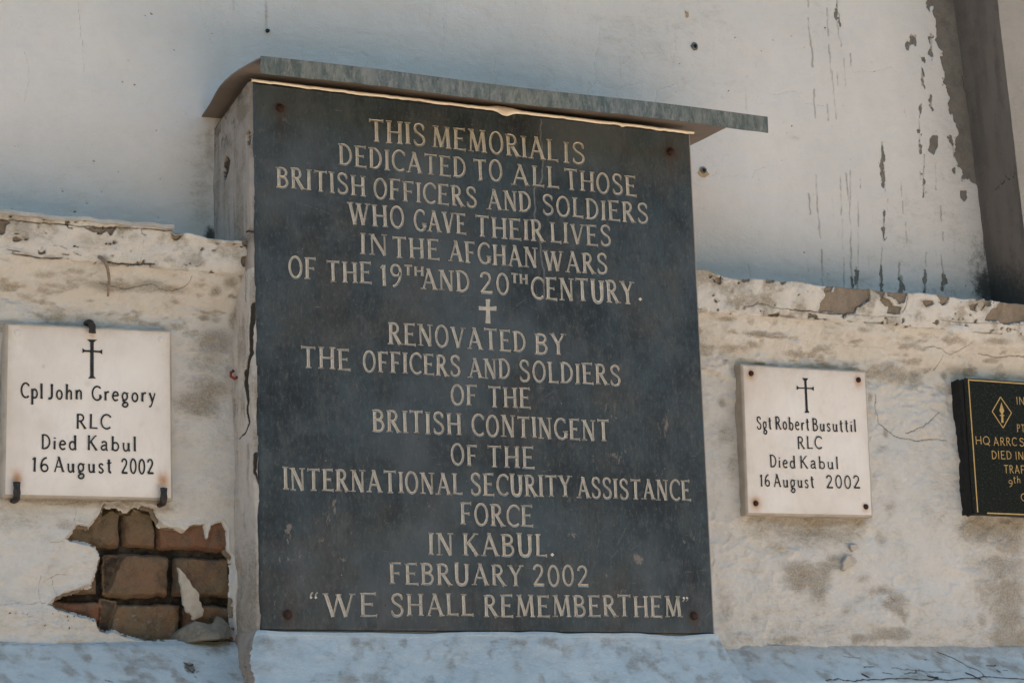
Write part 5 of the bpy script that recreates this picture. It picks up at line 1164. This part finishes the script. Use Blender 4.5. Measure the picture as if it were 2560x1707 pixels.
# ------------------------------------------------------------------ the two white marble plaques
def marble(label, corners, Yf, thick, words, off, s, cross, loc, stains, rusts, wts):
    th = thing('marble_plaque', label, 'plaque', loc)
    cs = xz(corners, Yf)                        # TL, TR, BR, BL
    nu, nv = 150, 150
    U_, V_ = np.meshgrid(np.linspace(0, 1, nu), np.linspace(0, 1, nv))
    bl, br, tr, tl = cs[3], cs[2], cs[1], cs[0]
    q = lambda c: (bl[c] * (1 - U_) + br[c] * U_) * (1 - V_) + (tl[c] * (1 - U_) + tr[c] * U_) * V_
    X, Z = q(0), q(1)
    w_, h_ = np.hypot(*(br - bl)), np.hypot(*(tl - bl))
    e = np.minimum(np.minimum(U_, 1 - U_) * w_, np.minimum(V_, 1 - V_) * h_)
    st = 0.75 * np.exp(-(e / 0.010)) * (0.45 + V_ * 0.55) + 0.42 * sstep(0.70, 1.0, V_) + 0.22 * sstep(0.25, 0.0, U_) + 0.25 * np.clip(fbm(X, Z, 9, 4, 31) - 0.42, 0, 1) * 3; ru = np.zeros(X.shape)
    for p, rx, rz, a in stains: blob(st, X, Z, xz([p], Yf, off, s)[0], rx, rz, a)
    for p, rx, rz, a in rusts: blob(ru, X, Z, xz([p], Yf, off, s)[0], rx, rz, a)
    # front with rounded arris wrapping back to the wall
    def ring(d, y): # outline pushed outward by d
        out = []
        for (sx, sz), c in zip(((-1, -1), (1, -1), (1, 1), (-1, 1)), (bl, br, tr, tl)): out.append((c[0] + sx * d, y, c[1] + sz * d))
        return out
    Y = np.full(X.shape, Yf) + (fbm(X, Z, 20, 3, 3) - 0.5) * 0.001
    grid_obj('slab_face', (X, Y, Z), MAT_MARBLE, th, {'stain': st, 'rust': ru})
    rings = [ring(0.0, Yf), ring(0.0025, Yf + 0.0008), ring(0.0045, Yf + 0.003), ring(0.005, Yf + 0.006), ring(0.005, Yf + thick)]
    V = [p for r in rings for p in r]; F = []
    for i in range(4):
        for k in range(4): F.append((i * 4 + k, (i + 1) * 4 + k, (i + 1) * 4 + (k + 1) % 4, i * 4 + (k + 1) % 4))
    o = mesh_obj('slab_edge', V, F, MAT_MARBLE_EDGE, th)
    for k, ln in enumerate(words):
        pen = Pen(Yf - 0.0007); pen.rr = random.Random(300 + k)
        for (t, x0, y0, x1, y1, cap) in ln:
            px_word(pen, t, off[0] + x0 * s, off[1] + y0 * s, off[0] + x1 * s, off[1] + y1 * s, cap * s, Yf, serif=.07, thick=wts[0], thin=wts[1], curve=wts[2], gap=.16)
        pen.build('inscription_line', MAT_BLACKLET, th)
    pen = Pen(Yf - 0.0007)
    (vx0, vy0), (vx1, vy1), (ax0, ay0), (ax1, ay1), hwv, hwa, bar = cross
    W = lambda a, b: tuple(xz([(a, b)], Yf, off, s)[0])
    k = s / 1250
    pen.ribbon([W(vx0, vy0), W(vx1, vy1)], hwv * k, 0.05, 0.1); pen.ribbon([W(ax0, ay0), W(ax1, ay1)], hwa * k, 0.06)
    pen.poly([W(vx0 - bar, vy0 - 3), W(vx0 + bar, vy0), W(vx0 + hwv, vy0 + 20), W(vx0 - hwv, vy0 + 20)]); pen.poly([W(vx1 - bar * .8, vy1 + 3), W(vx1 - hwv, vy1 - 16), W(vx1 + hwv, vy1 - 16), W(vx1 + bar * .8, vy1 + 2)])
    pen.poly([W(ax0 - 3, ay0 - 22), W(ax0 + 16, ay0 - 5), W(ax0 + 16, ay0 + 6), W(ax0 - 3, ay0 + 20)]); pen.poly([W(ax1 + 3, ay1 - 20), W(ax1 - 16, ay1 - 5), W(ax1 - 16, ay1 + 6), W(ax1 + 3, ay1 + 22)])
    pen.build('painted_cross', MAT_BLACKLET, th)
    return th
MAT_MARBLE_EDGE = simple('weathered marble edge', (0.42, 0.365, 0.30), (0.34, 0.29, 0.235), 26, 0.7, 0.001)
gO, gS = (0, 780), 480 / 1505
Y1 = YL - 0.026
marble('white marble plaque held by three black iron hooks, beside the brick hole', [(21, 812), (424, 831), (427, 1244), (13, 1235)], Y1, 0.021,
       [[('Cpl', 162, 668, 335, 678, 118), ('John', 375, 680, 645, 686, 118), ('Gregory', 718, 690, 1222, 706, 115)], [('RLC', 595, 912, 865, 920, 114)],
        [('Died', 322, 1073, 600, 1077, 112), ('Kabul', 682, 1080, 1068, 1092, 112)], [('16', 247, 1248, 383, 1250, 117), ('August', 420, 1252, 877, 1260, 117), ('2002', 948, 1265, 1205, 1271, 114)]],
       gO, gS, ((720, 218), (720, 518), (648, 304), (797, 312), 13, 7, 40), (-0.31, Y1, 0.24),
       [((180, 310), 0.012, 0.008, .4), ((330, 880), 0.03, 0.03, .45), ((685, 560), 0.008, 0.006, .6), ((740, 700), 0.012, 0.02, .3), ((75, 635), 0.006, 0.006, .5), ((520, 115), 0.012, 0.006, .6), ((1240, 760), 0.01, 0.01, .5), ((735, 170), 0.012, 0.012, .5), ((300, 100), 0.15, 0.012, .45), ((120, 1260), 0.012, 0.014, .5)],
       [((133, 1305), 0.011, 0.015, .9), ((1275, 1325), 0.012, 0.018, .9), ((725, 180), 0.005, 0.006, .5), ((340, 425), 0.003, 0.003, .5)], (.072, .045, .058))
po, ps = (1800, 880), 420 / 1497
Y2 = YL - 0.028
marble('white marble plaque fixed by four rusty screws, right of the black slab', [(1858, 914), (2162, 932), (2179, 1287), (1871, 1281)], Y2, 0.030,
       [[('Sgt', 328, 685, 460, 687, 112), ('Robert', 493, 688, 797, 696, 112), ('Busuttil', 823, 702, 1212, 712, 112)], [('RLC', 690, 862, 907, 864, 110)],
        [('Died', 445, 1025, 672, 1031, 108), ('Kabul', 712, 1033, 1055, 1043, 108)], [('16', 355, 1195, 447, 1195, 110), ('August', 478, 1200, 840, 1208, 112), ('2002', 945, 1212, 1250, 1216, 112)]],
       po, ps, ((758, 234), (773, 538), (684, 319), (830, 325), 13, 6, 27), (1.3, Y2, 0.26),
       [((900, 520), 0.006, 0.010, .5), ((1110, 490), 0.006, 0.006, .35), ((600, 140), 0.16, 0.014, .5), ((1220, 300), 0.02, 0.03, .5), ((700, 1400), 0.2, 0.008, .35), ((230, 700), 0.01, 0.12, .3), ((875, 240), 0.002, 0.01, .6)],
       [((275, 200), 0.010, 0.012, .9), ((1232, 262), 0.010, 0.014, .85), ((318, 1342), 0.0125, 0.014, 1.0), ((1298, 1385), 0.008, 0.009, .75)], (.066, .042, .054))
rp = bpy.data.objects['marble_plaque.001']
for x, y in ((275, 190), (1232, 248), (318, 1347), (1298, 1377)):
    c = P(po[0] + x * ps, po[1] + y * ps, Y2)
    lathe_y('screw', [(0.0062, 0.001), (0.006, -0.0022), (0.0045, -0.0034), (0.001, -0.0038)], (c[0], Y2, c[2]), MAT_RUST, rp, 12, 0.05, x)
for x, y in ((137, 163), (1263, 215)):
    c = P(gO[0] + x * gS, gO[1] + y * gS, Y1)
    lathe_y('screw_cap', [(0.0062, 0.001), (0.0058, -0.0009), (0.004, -0.0014), (0.0005, -0.0015)], (c[0], Y1, c[2]), MAT_MARBLE_EDGE if False else simple('white plug', (0.66, 0.61, 0.56), (0.6, 0.55, 0.5)), bpy.data.objects['marble_plaque'], 16, 0.04, x)
# iron hooks
def hook(label, pxs, ys_):
    pts = [P(gO[0] + x * gS, gO[1] + y * gS, Y) for (x, y), Y in zip(pxs, ys_)]
    pp = []
    for a, b in zip(pts[:-1], pts[1:]):
        for t in (0, .33, .66): pp.append(a + (b - a) * t)
    pp.append(pts[-1])
    for _ in range(1): pp = [pp[0]] + [(pp[i - 1] + pp[i] * 2 + pp[i + 1]) / 4 for i in range(1, len(pp) - 1)] + [pp[-1]]
    o = tube('iron_hook', pp, [0.0068 + 0.0006 * math.sin(i * 1.7) for i in range(len(pp))], MAT_IRON, None, 8, 0.72)
    return tag(o, label, 'hook', 'iron hooks gripping the left marble plaque')
YH = Y1 - 0.009
hook('bent black iron hook over the top edge of the left white plaque', [(680, 92), (690, 78), (712, 78), (726, 118), (724, 165)], [YL + 0.01, YL - 0.012, YH, YH, YH + 0.001])
hook('black iron hook under the lower left corner of the white plaque', [(100, 1480), (118, 1478), (132, 1455), (133, 1400), (131, 1332)], [YL + 0.01, YL - 0.012, YH, YH, YH + 0.001])
hook('black iron hook under the lower right corner of the white plaque above the bricks', [(1235, 1515), (1262, 1510), (1282, 1490), (1285, 1440), (1284, 1378)], [YL + 0.012, YL - 0.014, YH, YH, YH + 0.001])

# ------------------------------------------------------------------ black granite plaque at the right edge
bp = thing('granite_plaque', 'polished black granite plaque with gold border and gold diamond emblem, cut by the frame', 'plaque', (1.85, 0.055, 0.25))
bo, bs = (2340, 900), 220 / 802
Y3 = 0.070
tl, bl = xz([(2412, 944)], Y3)[0], xz([(2436, 1287)], Y3)[0]
zt, zb = tl[1], bl[1]; xl, xr = (tl[0] + bl[0]) / 2, (tl[0] + bl[0]) / 2 + 0.42
prism_xz('slab_face', [(xl, zb), (xr, zb), (xr, zt), (xl, zt)], Y3, Y3 + 0.006, MAT_GRAN, bp, bevel=0.0012)
rr = random.Random(4); V = []; F = []
zz = np.linspace(zb + 0.001, zt - 0.001, 30)
for z in zz:
    for k, y in enumerate(np.linspace(Y3 + 0.006, YL + 0.004, 6)): V.append((xl - 0.001 - rr.uniform(0, 0.0028) * (k > 0) - (0.002 if k > 3 else 0), y, z + (rr.uniform(-.003, .003) if z in (zz[0], zz[-1]) and k else 0)))
for i in range(29):
    for k in range(5): F.append((i * 6 + k, i * 6 + k + 1, (i + 1) * 6 + k + 1, (i + 1) * 6 + k))
mesh_obj('rough_edge', V, F, MAT_GRANS, bp)
prism_xz('slab_back', [(xl + 0.001, zb + 0.004), (xr, zb + 0.004), (xr, zt - 0.003), (xl + 0.001, zt - 0.003)], Y3 + 0.0065, YL + 0.005, MAT_GRANS, bp)
pen = Pen(Y3 - 0.0001); W = lambda a, b: tuple(xz([(a, b)], Y3, bo, bs)[0])
lw = 0.0016
a_, b_ = W(295, 180), W(380, 1385)
pen.ribbon([a_, b_], lw, 0); pen.ribbon([(a_[0] - lw, a_[1]), (xr - 0.02, a_[1])], lw, 0)
c_ = W(465, 1393); pen.ribbon([c_, (xr - 0.02, c_[1])], lw, 0); pen.ribbon([(xr - 0.02, a_[1]), (xr - 0.02, c_[1])], lw, 0)
pen.build('gold_border', MAT_GOLD, bp)
pen = Pen(Y3 - 0.0001)
dm = [W(587, 335), W(687, 480), W(611, 618), W(511, 468)]
for p, q in zip(dm, dm[1:] + dm[:1]): pen.ribbon([p, q], 0.0012, 0)
pen.poly([W(595, 385), W(608, 425), W(620, 462), W(612, 480), W(604, 492), W(594, 492), W(584, 474), W(577, 458), W(585, 425)])
pen.poly([W(580, 498), W(622, 500), W(622, 509), W(580, 507)]); pen.poly([W(592, 492), W(610, 493), W(614, 570), W(594, 570)])
pen.build('diamond_emblem', MAT_GOLD, bp)
for ln in [[('IN', 732, 405, 808, 407, 70)], [('PT', 738, 654, 812, 657, 70)], [('HQ', 358, 767, 493, 770, 74), ('ARRC', 522, 778, 735, 781, 74), ('S', 760, 783, 806, 784, 74)],
           [('DIED', 506, 900, 690, 903, 74), ('IN', 722, 906, 800, 908, 72)], [('TRAF', 620, 1030, 806, 1034, 74)], [('9', 660, 1152, 702, 1153, 60), ('th', 704, 1118, 772, 1121, 66)], [('C', 773, 1283, 828, 1284, 70)]]:
    pen = Pen(Y3 - 0.0001)
    for t, x0, y0, x1, y1, cap in ln:
        px_word(pen, t, bo[0] + x0 * bs, bo[1] + y0 * bs, bo[0] + x1 * bs, bo[1] + y1 * bs, cap * bs, Y3, serif=0, thick=.052, thin=.05, curve=.05, jit=0.0, gap=.10)
    pen.build('inscription_line', MAT_GOLD, bp)

# ------------------------------------------------------------------ small things on the walls
def plug(label, px, py, r, seed, chip):
    c = P(px, py, YU)
    t = thing('wall_plug', label, 'wall plug', (c[0], YU, c[2]), 'grey plugs in the upper wall')
    y0 = YU
    lathe_y('sleeve', [(r * 1.05, 0.004), (r, -0.004), (r * .82, -0.0055), (r * .62, -0.005), (r * .56, 0.0)], (c[0], y0, c[2]), MAT_PLUG, t, 20, 0.07, seed)
    lathe_y('bore_shade', [(r * .66, -0.0046), (r * .62, -0.0036), (r * .3, -0.0034), (0.0004, -0.0033)], (c[0], y0, c[2]), MAT_HOLE_SHADE, t, 20, 0.0, seed)  # shallow near-black disc: the shade inside the hole put into its colour
    pts = []
    rr = random.Random(seed)
    for k in range(14):
        th = 2 * math.pi * k / 14; rad = r * rr.uniform(1.05, 1.35) * (1 + (chip if math.sin(th) < -0.4 else 0))
        pts.append((c[0] + rad * math.cos(th), c[2] + rad * math.sin(th)))
    prism_xz('chipped_rim', pts, YU - 0.0025, YU + 0.006, MAT_TAN if chip else MAT_PLUG, t)
plug('grey plastic plug in the wall, high above the canopy end', 1735, 117, 0.0078, 3, 0.0)
plug('grey plastic plug in a tan chip of plaster, beside the slab below the canopy', 1757, 427, 0.0078, 8, 0.75)
c = P(1716, 38, YU)
tag(prism_xz('plaster_scab', [tuple(q) for q in xz([(1711, 29), (1716, 32), (1719, 31), (1720, 42), (1718, 46), (1713, 45), (1714, 38)], YU)], YU - 0.004, YU + 0.005, MAT_TAN), 'tiny tan scab of exposed undercoat high on the upper wall', 'plaster chip')
c = P(668, 78, YU)
nl = thing('nail', 'small dark nail below a drip stain, above the canopy left end', 'nail', (c[0], YU, c[2]))
lathe_y('nail_head', [(0.0042, 0.004), (0.004, -0.004), (0.003, -0.006), (0.0003, -0.0062)], (c[0], YU, c[2]), MAT_IRON, nl, 12, 0.1, 2)
k1, k2 = (0, 500), 680 / 2132
pts = [P(k1[0] + x * k2, k1[1] + y * k2, Yv) for (x, y), Yv in zip([(745, 440), (790, 452), (825, 485), (845, 540), (856, 620), (850, 690), (847, 752)], [0.062, 0.042, 0.034, 0.044, 0.058, 0.070, 0.080])]
pts = [Vector(p) for p in pts]; fine = []
for a, b in zip(pts[:-1], pts[1:]):
    for t in (0, .25, .5, .75): fine.append(a.lerp(b, t))
fine.append(pts[-1])
tag(tube('dry_cord', fine, [0.0036 - 0.0012 * i / len(fine) for i in range(len(fine))], MAT_ROOT, None, 8), 'brown dry cord dangling from under the left coping', 'cord')
c = PX(k1[0] + 1860 * k2, k1[1] + 1368 * k2, -0.004)
rp_ = [(c[0] - 0.006, c[1] + 0.004, c[2] + 0.008), (c[0] - 0.012, c[1] + 0.003, c[2] + 0.004), (c[0] - 0.013, c[1] + 0.001, c[2] - 0.004), (c[0] - 0.008, c[1] - 0.004, c[2] - 0.009), (c[0] - 0.002, c[1] - 0.006, c[2] - 0.006)]
tag(tube('plastic_clip', rp_, 0.0030, MAT_RED, None, 8), 'small broken red plastic clip on the pillar side beside the wide crack', 'clip')
